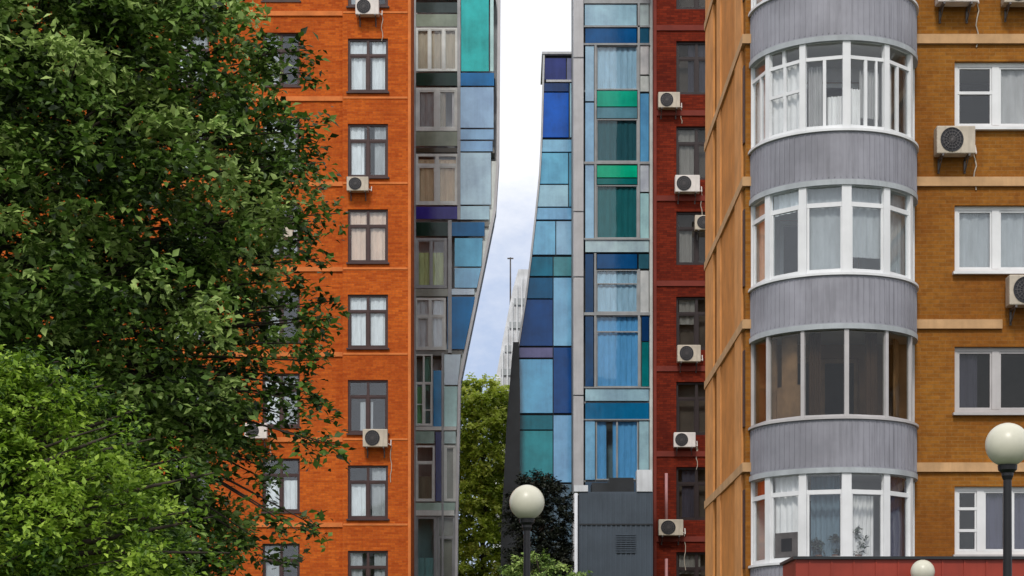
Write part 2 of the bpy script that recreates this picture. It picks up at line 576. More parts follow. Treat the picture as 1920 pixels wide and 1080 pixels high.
for r in rows:
    z = fz(r - 48, Y)
    mb.box(X0, XC - 0.003, Y - 0.06, Y - 0.002, z - 0.06, z + 0.10)
    mb.box(XC + 0.02, X1 - 0.10, Y - PJ - 0.022, Y - PJ - 0.002, z - 0.02, z + 0.05)
mb.build('string_course', M['orange_trim'], root)
mb = MB()
mb.box(X1 - 0.085, X1 + 0.012, Y - PJ - 0.03, Y - PJ + 0.10, 0, ZT + 0.3)
mb.build('corner_profile', M['orange_trim'], root)
cur = [((0.04, .46, .05, .97, 'curtain_white'), (.54, .96, .05, .97, 'curtain_white')),
       ((0.04, .40, .05, .97, 'curtain_grey'),),
       ((0.04, .46, .05, .97, 'curtain_white'), (.60, .96, .05, .97, 'curtain_white')),
       ((0.04, .40, .05, .97, 'curtain_white'), (.66, .96, .05, .97, 'curtain_grey')),
       ((0.04, .47, .03, .97, 'curtain_peach'), (.53, .97, .03, .97, 'curtain_peach')),
       ((0.04, .46, .05, .97, 'curtain_white'), (.56, .96, .05, .97, 'curtain_white')),
       ((.3, .62, .05, .6, 'curtain_grey'),),
       ((0.05, .45, .05, .66, 'curtain_white'), (.6, .96, .05, .97, 'curtain_grey')),
       ((0.05, .35, .05, .97, 'curtain_grey'), (.65, .96, .05, .97, 'curtain_grey')), ()]
for h, c in zip(holesA, cur):
    window(root, *h, Y - PJ + 0.07, 'brown_frame', 'glass_pale', 2, 0.30, 0.075, c, ('brown_frame', 0.16))
for i, h in enumerate(holesB):
    c = [((0.05, .46, .03, .97, 'curtain_white'), (.54, .95, .03, .97, 'curtain_grey')), ((0.05, .95, .03, .6, 'curtain_white'),), ((.05, .46, .03, .97, 'curtain_grey'),)][i % 3]
    window(root, *h, Y + 0.11, 'brown_frame', 'glass_pale', 2, 0.30, 0.07, c, ('brown_frame', 0.15))
mb = MB()
mb.box(X0 - 0.15, X1 + 0.12, Y - 0.35, Y + 2.9, ZT + 0.301, ZT + 0.65)
mb.build('roof', M['orange_trim'], root)

# ------------------------------------------------------------------ red brick building (right of the gap)
X0, X1 = fx(1226, Y), fx(1226, Y) + 7.5
root = thing('apartment_building', 'dark red brick block with black windows between the blue glass tower and the ochre block', 'building', ((X0 + X1) / 2, Y + 1, 0))
holes, holes2 = [], []
for r in rows:
    holes.append((fx(1268, Y), fx(1345, Y), fz(r + 102, Y), fz(r + 2, Y)))
mb = MB()
shell(mb, X0, X1, 0, ZT, Y, 0.62, holes)
mb.box(X0 + 3.0, X1, Y + 0.64, Y + 11, 0, ZT)
mb.build('wall', M['red_brick'], root)
room_back(root, X0 + 0.05, X1 - 0.05, 0.1, ZT - 0.1, Y - 1.0, [], 1.46, 'room')
mb = MB()
for r in rows:
    z = fz(r - 20, Y)
    mb.box(X0, X1, Y - 0.05, Y - 0.002, z - 0.05, z + 0.14)
mb.build('string_course', M['red_trim'], root)
mb = MB()
mb.box(X0 - 0.012, X0 + 0.09, Y - 0.07, Y + 0.1, 0, ZT)
mb.build('corner_profile', M['red_trim'], root)
cr = [(), (), ((.3, .95, .03, .97, 'curtain_dark'),), ((.05, .46, .03, .97, 'curtain_grey'),), ((.08, .4, .03, .7, 'curtain_grey'),), ((.08, .46, .5, .97, 'curtain_grey'),), (), ((.15, .5, .03, .97, 'curtain_dark'),), ((.08, .6, .6, .97, 'curtain_grey'),), ()]
for h, c in zip(holes, cr):
    window(root, *h, Y + 0.12, 'black_frame', 'glass_dim', 2, 0.30, 0.08, c, ('black_frame', 0.1))
mb = MB()
xx = fx(1249, Y)
for (a, b) in ((888, 978), (1048, 1180)):
    mb.tube((xx, Y - 0.10, fz(b, Y)), (xx, Y - 0.10, fz(a, Y)), 0.055, 0.055, 10)
mb.build('drain_pipe', M['pipe_pink'], root, smooth=True)
mb = MB()
mb.box(X0 - 0.1, X1, Y - 0.3, Y + 11, ZT + 0.002, ZT + 0.35)
mb.build('roof', M['red_trim'], root)


# ------------------------------------------------------------------ glass towers
def P4(x0, y0, x1, y1, Y):
    return fx(x0, Y), fx(x1, Y), fz(y1, Y), fz(y0, Y)


def gpanel(parent, x0, y0, x1, y1, Y, rgb, proud=0.0, k=1.9, t=0.03, name='glass_panel'):
    a, b, c, d = P4(x0, y0, x1, y1, Y)
    m = MB()
    m.box(a + 0.012, b - 0.012, Y - proud, Y + t - proud, c + 0.012, d - 0.012)
    return m.build(name, panel_mat(rgb, k), parent)


def bars(parent, lst, Y, mat, name='facade_frame', proud=0.05, depth=0.12):
    m = MB()
    for i, (x0, y0, x1, y1) in enumerate(lst):
        a, b, c, d = P4(x0, y0, x1, y1, Y)
        m.box(a, b, Y - proud - 0.0015 * (i % 7), Y + depth, c, d)
    return m.build(name, M[mat], parent)


# --- left glass tower with the leaning edge
Y = 78.0
root = thing('glass_tower', 'glazed tower beside the orange brick block, its right edge slanting inwards towards the ground', 'building', (fx(850, Y), Y + 3, 0))
edge = [(-260, 940), (300, 936), (395, 930), (715, 864), (960, 859), (1375, 855)]
def ex(y): return float(np.interp(y, [e[0] for e in edge], [e[1] for e in edge]))
poly = [(fx(774, Y), 0)] + [(fx(e[1] - 4, Y), max(0, fz(e[0], Y))) for e in reversed(edge)] + [(fx(774, Y), fz(-260, Y))]
mb = MB()
mb.prism(poly, Y + 0.95, Y + 2.6)
mb.build('wall', M['pale_concrete'], root)
mb = MB()
for (ya, xa), (yb, xb) in zip(edge[1:-1], edge[2:]):
    za, zb = fz(ya, Y), max(0.0, fz(yb, Y))
    mb.prism([(fx(xb - 42, Y), zb), (fx(xb - 5.2, Y), zb), (fx(xa - 5.2, Y), za), (fx(xa - 42, Y), za)], Y + 0.16, Y + 0.94)
mb.build('edge_panel', M['pale_frame'], root)
# raking edge column
mb = MB()
for (ya, xa), (yb, xb) in zip(edge[:-1], edge[1:]):
    za, zb = fz(ya, Y), max(0.0, fz(yb, Y))
    mb.prism([(fx(xb - 5, Y), zb), (fx(xb, Y), zb), (fx(xa, Y), za), (fx(xa - 5, Y), za)], Y - 0.06, Y + 0.94)
mb.build('edge_column', M['column_white'], root)
sl = [(-150, 'p'), (-13, 'p'), (140, 'p'), (280, 'p'), (418, 'p'), (550, 'p'), (660, 'p'), (804, 'p'), (960, 'p'), (1105, 'p'), (1245, 'p')]
for y, _ in sl:
    mb = MB()
    mb.box(fx(777, Y), fx(ex(y) - 9, Y), Y + 0.06, Y + 0.94, fz(y + 6, Y), fz(y - 3, Y))
    mb.build('floor_slab', M['concrete'], root)
# panels of the second bay
for p in [(864, -140, 917, -16, (45, 120, 130)), (864, -8, 917, 134, (30, 125, 125)), (918.5, -8, 926, 134, (160, 205, 205)),
          (862, 136, 927, 161, (15, 75, 120)), (862, 163, 926, 240, (140, 178, 222)), (862, 242, 926, 262, (120, 165, 212)),
          (862, 264, 924, 284, (110, 155, 205)), (862, 286, 921, 384, (160, 192, 220)), (862, 386, 918, 412, (145, 180, 205)),
          (844, 416, 909, 443, (10, 70, 110)), (852, 446, 905, 500, (85, 150, 190)), (852, 502, 904, 540, (100, 160, 205)),
          (846, 541, 890, 553, (170, 190, 215)), (838, 556, 899, 655, (5, 75, 120)),
          (779, 387, 860, 411, (35, 30, 95)), (812, 694, 829, 800, (10, 85, 125)), (816, 809, 831, 940, (15, 20, 70)),
          (832.5, 664, 864, 722, (165, 185, 205)), (832.5, 724, 862, 800, (120, 150, 150)),
          (779, 808, 815, 832, (105, 125, 118)), (832.5, 808, 855, 832, (120, 140, 140)),
          (779, 942, 856, 957, (110, 130, 122)), (779, 1100, 854, 1125, (105, 112, 112)),
          (779, 1128, 853, 1240, (60, 75, 80)), (779, 1250, 852, 1370, (70, 70, 70))]:
    xt, xb = min(p[2], ex(p[1]) - 6), min(p[2], ex(p[3]) - 6)
    if xt == p[2] and xb == p[2]:
        gpanel(root, *p[:4], Y, p[4], k=2.5)
    else:                                    # panes that meet the raking edge are cut to its slope
        m = MB()
        za, zb = fz(p[1], Y) - 0.012, fz(p[3], Y) + 0.012
        m.prism([(fx(p[0], Y) + 0.012, zb), (fx(xb, Y), zb), (fx(xt, Y), za), (fx(p[0], Y) + 0.012, za)], Y, Y + 0.03)
        m.build('glass_panel', panel_mat(p[4], 2.5), root)
for p in [(779, 4, 860, 24, (42, 52, 52)), (779, 26, 858, 50, (95, 105, 95)), (779, 136, 860, 161, (18, 38, 32)), (779, 246, 858, 274, (100, 108, 96)), (779, 277, 858, 286, (50, 45, 35)),
          (779, 416, 842, 443, (8, 35, 28)), (779, 541, 842, 556, (110, 115, 108))]:
    gpanel(root, *p[:4], Y, p[4], name='spandrel_panel', k=2.2)
# windows of the first bay
wz = lambda x0, y0, x1, y1: P4(x0, y0, x1, y1, Y)
window(root, *wz(779, -136, 858, -18), Y + 0.02, 'pale_frame', 'glass_dim', 2, 0, 0.06, ((0.05, .6, .05, .95, 'curtain_grey'),))
window(root, *wz(779, 52, 858, 133), Y + 0.02, 'pale_frame', 'glass', 3, 0, 0.07, ((0.03, .95, .05, .95, 'curtain_beige'),))
window(root, *wz(779, 164, 860, 245), Y + 0.02, 'pale_frame', 'glass', 2, 0, 0.12, ((0.05, .44, .05, .95, 'curtain_grey'), (.55, .70, .05, .95, 'curtain_beige'), (.85, .95, .05, .95, 'curtain_white')))
window(root, *wz(779, 288, 860, 384), Y + 0.02, 'pale_frame', 'glass', 2, 0.22, 0.11, ((0.05, .44, .02, .9, 'curtain_cream'), (.54, .95, .02, .9, 'curtain_cream')))
window(root, *wz(779, 446, 838, 540), Y + 0.02, 'grey_frame', 'glass', 2, 0, 0.09, ((0.03, .97, .02, .72, 'curtain_green'),), mul=0.05)
window(root, *wz(777, 558, 836, 656), Y + 0.02, 'pale_frame', 'glass_pale', 2, 0.35, 0.10, ((0.03, .97, .02, .97, 'curtain_white'),))
window(root, *wz(778, 664, 811, 798), Y + 0.02, 'pale_frame', 'glass_teal', 2, 0.4, 0.06, ((0.03, .6, .02, .55, 'curtain_green'), (.5, .97, .5, .97, 'curtain_beige')), bars=((0, .3), (1, .22)))
window(root, *wz(779, 835, 815, 940), Y + 0.02, 'pale_frame', 'glass_dim', 1, 0.3, 0.08, ((0.05, .95, .02, .45, 'curtain_beige'),))
window(root, *wz(832.5, 835, 855, 940), Y + 0.02, 'pale_frame', 'glass_dim', 1, 0, 0.08)
window(root, *wz(779, 968, 818, 1098), Y + 0.02, 'grey_frame', 'glass_teal', 1, 0, 0.07, ((0.1, .9, .02, .4, 'curtain_white'),))
window(root, *wz(820, 968, 853, 1098), Y + 0.02, 'grey_frame', 'glass_dim', 1, 0.3, 0.08)
bars(root, [(774, -260, 780, 1375), (857.5, -260, 863.5, 412), (840, 413, 847, 662), (828, 662, 832, 1375),
            ], Y, 'grey_frame')
bars(root, [(780, 800, 856, 807), (780, 957, 852, 967), (780, 1100, 852, 1108)], Y, 'pale_frame', 'ledge')

# --- leaning blue tower
Y = 84.0
root = thing('glass_tower', 'slender leaning tower of navy and bright blue panels behind the gap', 'building', (fx(1020, Y), Y + 3, 0))
ledge = [(103, 1018), (255, 1014), (330, 1010), (400, 1003), (480, 994), (560, 984), (650, 970), (775, 964), (900, 960), (1375, 956)]
def lx(y): return float(np.interp(y, [e[0] for e in ledge], [e[1] for e in ledge]))
poly = [(fx(e[1] + 2, Y), max(0, fz(e[0], Y))) for e in ledge] + [(fx(1120, Y), 0), (fx(1120, Y), fz(103, Y))]
mb = MB()
mb.prism(poly, Y + 0.12, Y + 4.0)
mb.build('wall', M['dark_clad'], root)
mb = MB()
for (ya, xa), (yb, xb) in zip(ledge[:-1], ledge[1:]):
    za, zb = fz(ya, Y), max(0.0, fz(yb, Y))
    mb.prism([(fx(xb, Y), zb), (fx(xb + 3.4, Y), zb), (fx(xa + 3.4, Y), za), (fx(xa, Y), za)], Y - 0.1, Y + 0.12)
mb.build('edge_column', M['column_white'], root)
def lpan(y0, y1, xr, rgb, xl=None):
    a = xl if xl else None
    m = MB()
    xt, xb = (a, a) if a else (lx(y0) + 3.8, lx(y1) + 3.8)
    m.prism([(fx(xb, Y), fz(y1, Y) + .02), (fx(xr, Y) - .02, fz(y1, Y) + .02), (fx(xr, Y) - .02, fz(y0, Y) - .02), (fx(xt, Y), fz(y0, Y) - .02)], Y, Y + 0.1)
    m.build('glass_panel', panel_mat(rgb), root)
lpan(108, 150, 1062, (30, 40, 95)); lpan(108, 150, 1090, (90, 95, 120), 1063)
lpan(155, 172, 1067, (15, 45, 90)); lpan(173, 258, 1067, (0, 68, 150)); lpan(155, 258, 1090, (150, 190, 215), 1068.5)
lpan(261, 285, 1090, (110, 165, 205)); lpan(286, 345, 1066, (85, 145, 180)); lpan(286, 388, 1090, (70, 120, 145), 1067)
lpan(346, 388, 1066, (150, 195, 225)); lpan(389, 412, 1090, (95, 150, 195))
lpan(414, 478, 1042, (85, 150, 192)); lpan(414, 478, 1090, (125, 170, 210), 1043)
lpan(481, 518, 1037, (0, 85, 110)); lpan(481, 518, 1090, (60, 115, 125), 1038)
lpan(520, 560, 1037, (0, 65, 100)); lpan(561, 649, 1037, (3, 50, 100)); lpan(520, 649, 1090, (105, 165, 212), 1038)
lpan(651, 671, 1037, (80, 80, 115)); lpan(673, 775, 1037, (75, 158, 210)); lpan(651, 775, 1090, (5, 55, 110), 1038)
lpan(778, 806, 1037, (0, 85, 100)); lpan(807, 905, 1037, (30, 110, 120)); lpan(778, 905, 1090, (95, 150, 200), 1038)
lpan(907, 1020, 1037, (60, 80, 90)); lpan(907, 1020, 1090, (70, 90, 105), 1038); lpan(1022, 1370, 1090, (60, 70, 75))
mb = MB()
mb.box(fx(1016, Y), fx(1120, Y), Y - 0.14, Y + 4.1, fz(103, Y), fz(103, Y) + 0.1)
mb.build('roof', M['column_white'], root)
bars(root, [(1024, 150, 1110, 154)], Y, 'column_white', 'ledge')
# raking side face at the foot, its shade put into the near-black colour
mb = MB()
mb.prism([(fx(934, Y), 0), (fx(972, Y), 0), (fx(975, Y), fz(760, Y)), (fx(973, Y), fz(650, Y)), (fx(962, Y), fz(650, Y)), (fx(950, Y), fz(800, Y)), (fx(940, Y), fz(1000, Y))], Y - 1.1, Y - 0.12)
mb.build('shaded_side_face', M['dark_clad'], root)

# --- tall pale blue tower
Y = 80.0
root = thing('glass_tower', 'tall pale blue glass tower with a white corner column, beside the red block', 'building', (fx(1150, Y), Y + 3, 0))
XA, XB = fx(1076, Y), fx(1224, Y)
ZT2 = fz(-260, Y)
mb = MB()
mb.box(XA + 0.02, XB + 2.5, Y + 0.9, Y + 4, 0, ZT2)
mb.build('wall', M['concrete'], root)
mb = MB()
for i, (a, b) in enumerate([(-258, -95), (-93, 110), (112, 398), (400, 520), (522, 742), (744, 925), (927, 1375)]):
    mb.box(fx(1075, Y), fx(1094, Y), Y - 0.18, Y + 0.89, max(0, fz(b, Y)), fz(a, Y))
mb.build('corner_column', M['column_white'], root, bevel=0.02)
mb = MB()
mb.box(fx(1218, Y), XB + 2.5, Y + 0.03, Y + 0.89, 0, ZT2)
mb.build('end_wall', M['pale_frame'], root)
for p in [(1096, -255, 1217, -160, (140, 185, 220)), (1096, -156, 1217, -125, (10, 65, 110)), (1096, -122, 1194, -2, (150, 192, 225)), (1096, 8, 1194, 48, (150, 190, 218)), (1198, -122, 1217, 48, (185, 205, 215)),
          (1097, 52, 1194, 81, (8, 65, 112)), (1196, 52, 1217, 81, (30, 75, 100)),
          (1097, 85, 1114, 190, (150, 190, 225)), (1097, 192, 1114, 305, (120, 168, 212)), (1097, 308, 1114, 447, (135, 180, 222)),
          (1200, 85, 1217, 140, (195, 200, 205)), (1200, 142, 1217, 172, (190, 205, 200)), (1200, 175, 1217, 305, (95, 165, 222)), (1200, 308, 1217, 360, (190, 200, 220)), (1200, 362, 1217, 447, (150, 190, 205)),
          (1119, 170, 1195, 200, (10, 135, 112)), (1119, 309, 1195, 333, (0, 142, 108)), (1119, 334, 1195, 346, (5, 90, 90)),
          (1119, 201, 1195, 222, (70, 110, 125)),
          (1097, 450, 1217, 473, (180, 210, 228)), (1119, 476, 1195, 504, (5, 60, 105)), (1197, 476, 1217, 504, (35, 75, 90)), (1097, 476, 1113, 586, (5, 50, 88)), (1097, 592, 1113, 725, (5, 50, 88)),
          (1200, 507, 1217, 586, (185, 195, 200)), (1203, 592, 1217, 640, (10, 45, 85)), (1203, 641, 1217, 725, (5, 90, 95)),
          (1097, 728, 1217, 752, (155, 195, 222)), (1097, 755, 1217, 786, (8, 85, 125)), (1097, 788, 1116, 900, (100, 160, 205)), (1198, 788, 1217, 900, (140, 175, 195)),
          (1097, 903, 1217, 1000, (50, 70, 90)), (1097, 1003, 1217, 1370, (60, 75, 90))]:
    gpanel(root, *p[:4], Y, p[4])
wz = lambda x0, y0, x1, y1: P4(x0, y0, x1, y1, Y)
window(root, *wz(1118, 85, 1196, 168), Y + 0.02, 'grey_frame', 'glass_pale', 1, 0, 0.035, ((0.01, .99, .01, .99, 'curtain_pale_blue'),))
window(root, *wz(1118, 223, 1196, 303), Y + 0.02, 'grey_frame', 'glass_teal', 1, 0, 0.035, ((0.01, .99, .01, .99, 'curtain_slate'),))
window(root, *wz(1118, 347, 1196, 447), Y + 0.02, 'grey_frame', 'glass_teal', 1, 0, 0.035, ((0.01, .99, .01, .99, 'curtain_teal'),))
window(root, *wz(1118, 506, 1196, 586), Y + 0.02, 'grey_frame', 'glass_pale', 1, 0.32, 0.035, ((0.01, .99, .01, .99, 'curtain_pale_blue'),))
window(root, *wz(1118, 592, 1202, 726), Y + 0.02, 'grey_frame', 'glass_blue', 1, 0.22, 0.035, ((0.01, .99, .01, .99, 'curtain_blue'),))
window(root, *wz(1117, 788, 1197, 900), Y + 0.02, 'grey_frame', 'glass_blue', 2, 0, 0.035, ((0.40, .99, .01, .99, 'curtain_blue'), (0.01, .25, .01, .99, 'curtain_blue')))
for y in (-158, 4, 83, 168.7, 307, 449, 588.5, 726.5, 753.5, 901.5):
    mb = MB()
    mb.box(fx(1094, Y), fx(1218, Y), Y + 0.13, Y + 0.89, fz(y + 2, Y), fz(y - 1.5, Y))
    mb.build('floor_slab', M['grey_frame'], root)
bars(root, [(1114.5, 81.5, 1118.5, 447), (1114, 475, 1118, 726), (1195.5, -122, 1199.5, 447), (1196, 505, 1200, 726),
            (1094, 303.5, 1218, 308), (1094, 447, 1218, 450), (1094, 586, 1218, 591.5), (1094, 725.5, 1218, 728), (1094, 81.5, 1218, 85), (1094, 48.5, 1218, 51.5), (1094, -2, 1218, 7), (1094, 786, 1218, 788)], Y, 'grey_frame')

# --- pale ribbed stair tower far behind, seen through the gap
Y = 125.0
root = thing('stair_tower', 'pale grey ribbed stair tower far back in the gap between the glass towers', 'building', (fx(975, Y), Y + 2, 0))
mb = MB()
mb.prism([(fx(922, Y), 0), (fx(1010, Y), 0), (fx(1010, Y), fz(505, Y)), (fx(972, Y), fz(505, Y)), (fx(962, Y), fz(540, Y)), (fx(942, Y), fz(640, Y)), (fx(928, Y), fz(720, Y))], Y, Y + 4)
mb.build('wall', M['pale_concrete'], root)  # concrete lightened so that distance haze is in its colour
mb = MB()
for k, x in enumerate(range(932, 1000, 9)):
    yt = float(np.interp(x, [922, 928, 942, 962, 972, 1010], [800, 720, 640, 540, 510, 510]))
    mb.box(fx(x, Y), fx(x + 2.6, Y), Y - 0.25, Y - 0.002, 0, fz(yt + 12, Y))
mb.build('rib', M['pale_concrete'], root)
mb = MB()
for y in range(560, 900, 44):
    xl = float(np.interp(y, [540, 640, 720, 900], [963, 943, 930, 924]))
    mb.box(fx(xl + 5, Y), fx(1000, Y), Y - 0.12, Y - 0.003, fz(y + 12, Y), fz(y, Y))
mb.build('window_band', M['grey_frame'], root)
mb = MB()
xm = fx(957, Y)
mb.tube((xm, Y + 1, fz(640, Y)), (xm, Y + 1, fz(476, Y)), 0.06, 0.045, 8)
mb.tube((xm - 0.2, Y + 1, fz(478, Y)), (xm + 0.2, Y + 1, fz(478, Y)), 0.05, 0.05, 8)
mb.build('antenna', M['steel'], root)

# --- dark slate clad block in front of the tall tower
Y = 66.0
root = thing('service_block', 'dark slate block of ribbed metal sheets at the foot of the pale blue tower', 'building', (fx(1155, Y), Y + 2, 0))
X0, X1 = fx(1086, Y), fx(1224, Y)
zt = fz(922, Y)
mb = MB()
mb.box(X0, X1, Y, Y + 1.9, 0, zt)
mb.build('wall', M['slate_sheet'], root)
mb = MB()
n = 15
for i in range(n):
    x = X0 + 0.06 + (X1 - X0 - 0.16) * i / (n - 1)
    mb.box(x, x + 0.045, Y - 0.035, Y - 0.002, 0.1, zt - 0.05)
mb.build('seam', M['slate_sheet'], root)
mb = MB()
for q in range(9):
    zz = zt - 2.1 + q * 0.075
    mb.box(X0 + 1.25, X0 + 1.95, Y - 0.06, Y - 0.036, zz, zz + 0.04)
mb.build('vent_louvre', M['slate_sheet'], root)
mb = MB()
for zz in (zt - 1.15, zt - 3.4, zt - 5.6):
    mb.box(X0 + 0.01, X1 - 0.01, Y - 0.044, Y - 0.003, zz, zz + 0.05)
mb.build('sheet_joint', M['dark_clad'], root)
mb = MB()
mb.box(X0 + 0.45, X1 - 0.62, Y + 0.3, Y + 1.6, zt + 0.002, zt + 0.34)
mb.box(X0 + 1.05, X1 - 0.64, Y + 0.32, Y + 1.55, zt + 0.342, zt + 0.52)
mb.build('roof_housing', M['dark_clad'], root)
mb = MB()
mb.box(X0 - 0.18, X0 + 0.30, Y - 0.05, Y + 0.6, zt + 0.004, zt + 0.22)
mb.build('corner_post', M['column_white'], root)
mb = MB()
mb.box(X1 - 0.55, X1 - 0.03, Y - 0.05, Y + 0.6, zt + 0.004, zt + 0.75)
mb.build('corner_post', M['column_white'], root)
mb = MB()
mb.tube((fx(1080, Y), Y - 0.05, 0), (fx(1080, Y), Y - 0.05, fz(925, Y)), 0.06, 0.06, 10)
mb.build('drain_pipe', M['column_white'], root, smooth=True)

# ------------------------------------------------------------------ ochre apartment block (right, near)
Y = 40.0
X0, X1 = fx(1398, Y), 17.0
D = 7.9
ZT = fz(-330, Y)
root = thing('apartment_building', 'ochre brick block with a round bay of glazed balconies, nearest on the right', 'building', ((X0 + X1) / 2, Y + D / 2, 0))
wrows = [(-155, -30), (115, 240), (385, 510), (650, 774), (912, 1040), (1178, 1300)]
holes = []
for (a, b) in wrows:
    holes.append((fx(1790, Y), fx(1958, Y), fz(b, Y), fz(a, Y)))
    holes.append((fx(2140, Y), fx(2308, Y), fz(b, Y), fz(a, Y)))
bcx, bcy, R = fx(1561, Y), Y, 1.71
gaps = [(65, 240), (338, 510), (604, 780), (878, 1042)]
FH = 270 / 94.0
z_sill = [fz(240, 38.3) + FH * k for k in (1, 0, -1, -2, -3)]    # parapet tops, from the storey above the frame down
z_head = [z + 1.83 for z in z_sill]
door_holes = []
for zs in z_sill:
    door_holes.append((bcx - 1.1, bcx + 0.55, zs - 0.95, zs + 1.45))
mb = MB()
shell(mb, X0, X1, 0, ZT, Y, D, holes + door_holes, 0.25)
mb.build('wall', M['ochre_brick'], root)
room_back(root, X0 + 0.1, X1 - 0.1, 0.1, ZT - 0.1, Y, [fz(a - 20, Y) for a, b in wrows], 2.2, 'room', walls=[bcx + 1.8, fx(2050, Y)])
mb = MB()
for y in (-205, 66, 333, 600, 868, 1132):
    z = fz(y, Y)
    xe = X1 + 0.06
    if y == 600:
        xe = fx(1878, Y)
    mb.box(X0 - 0.075, X1 + 0.07, Y - 0.075, Y - 0.002, z - 0.19, z) if y != 600 else mb.box(X0 - 0.075, xe, Y - 0.075, Y - 0.002, z - 0.19, z)
    mb.box(X0 - 0.075, X0 - 0.002, Y - 0.0, Y + D, z - 0.19, z - 0.002)
mb.build('string_course', M['tan_trim'], root)
# rendered pilasters of the side wall
mb = MB()
for (a, b) in ((0.35, 1.55), (4.4, 5.2), (6.0, 7.85)):
    mb.box(X0 - 0.05, X0 - 0.002, Y + a, Y + b, 0, ZT)
mb.build('pilaster', M['tan_render'], root)
mb = MB()
mb.box(X0 - 0.022, X0 - 0.0015, Y + 1.56, Y + 4.39, 0, ZT)
mb.build('side_panel', M['orange_render'], root)
# small side windows in the slot nearest the corner
for (a, b) in wrows:
    s = MB()
    s.box(X0 - 0.03, X0 - 0.0035, Y + 0.08, Y + 0.30, fz(b + 25, Y), fz(a + 5, Y))
    s.build('slot_window', M['brown_frame'], root)
wcur = [((.02, .5, .02, .97, 'curtain_white'),), ((.52, .97, .02, .97, 'curtain_grey'),), ((.03, .47, .02, .97, 'curtain_grey'), (.52, .97, .02, .97, 'curtain_grey')), ((.05, .28, .02, .97, 'curtain_dark'),), ((.36, .97, .02, .97, 'curtain_dark'),), ()]
for i, (a, b) in enumerate(wrows):
    for j, (p, q) in enumerate(((1790, 1958), (2140, 2308))):
        h = (fx(p, Y), fx(q, Y), fz(b, Y), fz(a, Y))
        cs = (0.47,) if i != 4 else (0.30, 0.62)
        br = {1: ((0, 0.55),), 4: ((0, 0.68), (0, 0.36))}.get(i, ())
        w = window(root, *h, Y + 0.10, 'white_pvc' if i in (1, 2, 4) else 'alu_grey', ('glass', 'glass', 'glass_pale', 'glass_dim', 'glass', 'glass')[i], cs, 0, 0.085, wcur[i], ('white_pvc' if i < 3 else 'alu_grey', 0.22), br, mul=0.15)

# the bay: one balcony per storey
ANG = [-90, -60, -30, 0, 30, 60, 90]
def radial(mb, a, w, d, z0, z1, r):
    """an upright bar of width w and depth d at angle a, its outer face at radius r"""
    t = math.radians(a)
    u = Vector((math.cos(t), math.sin(t), 0))
    o = Vector((math.sin(t), -math.cos(t), 0))
    c = Vector((bcx, bcy, 0))
    p = [c + o * r - u * w / 2, c + o * r + u * w / 2, c + o * (r - d) + u * w / 2, c + o * (r - d) - u * w / 2]
    mb.add([(q.x, q.y, z) for z in (z0, z1) for q in p], [(0, 3, 2, 1), (4, 5, 6, 7), (0, 1, 5, 4), (1, 2, 6, 5), (2, 3, 7, 6), (3, 0, 4, 7)])

def chord(a, r):
    t = math.radians(a)
    return Vector((bcx + r * math.sin(t), bcy - r * math.cos(t), 0))

def rail(mb, a0, a1, r, z0, z1, d, u0=0.0, u1=1.0):
    """a straight bar across one facet of the glazing"""
    p, q = chord(a0, r), chord(a1, r)
    p, q = p.lerp(q, u0), p.lerp(q, u1)
    t = (q - p).normalized()
    nrm = Vector((t.y, -t.x, 0))
    a, b, c, e = p, q, q - nrm * d, p - nrm * d
    mb.add([(v.x, v.y, z) for z in (z0, z1) for v in (a, b, c, e)], [(0, 3, 2, 1), (4, 5, 6, 7), (0, 1, 5, 4), (1, 2, 6, 5), (2, 3, 7, 6), (3, 0, 4, 7)])

def facet_cloth(mb, a0, a1, r, z0, z1, u0=0.03, u1=0.97, amp=0.025):
    p, q = chord(a0, r), chord(a1, r)
    p, q = p.lerp(q, u0), p.lerp(q, u1)
    t = (q - p).normalized()
    nrm = Vector((t.y, -t.x, 0))
    n = 26
    ph = random.random() * 6
    vs = []
    for z in (z1, z0):
        for i in range(n + 1):
            v = p.lerp(q, i / n) + nrm * amp * (math.sin(ph + i * 1.25) + 0.5 * math.sin(ph * 2 + i * 0.6))
            vs.append((v.x, v.y, z))
    mb.add(vs, [(i, n + 1 + i, n + 2 + i, i + 1) for i in range(n)])

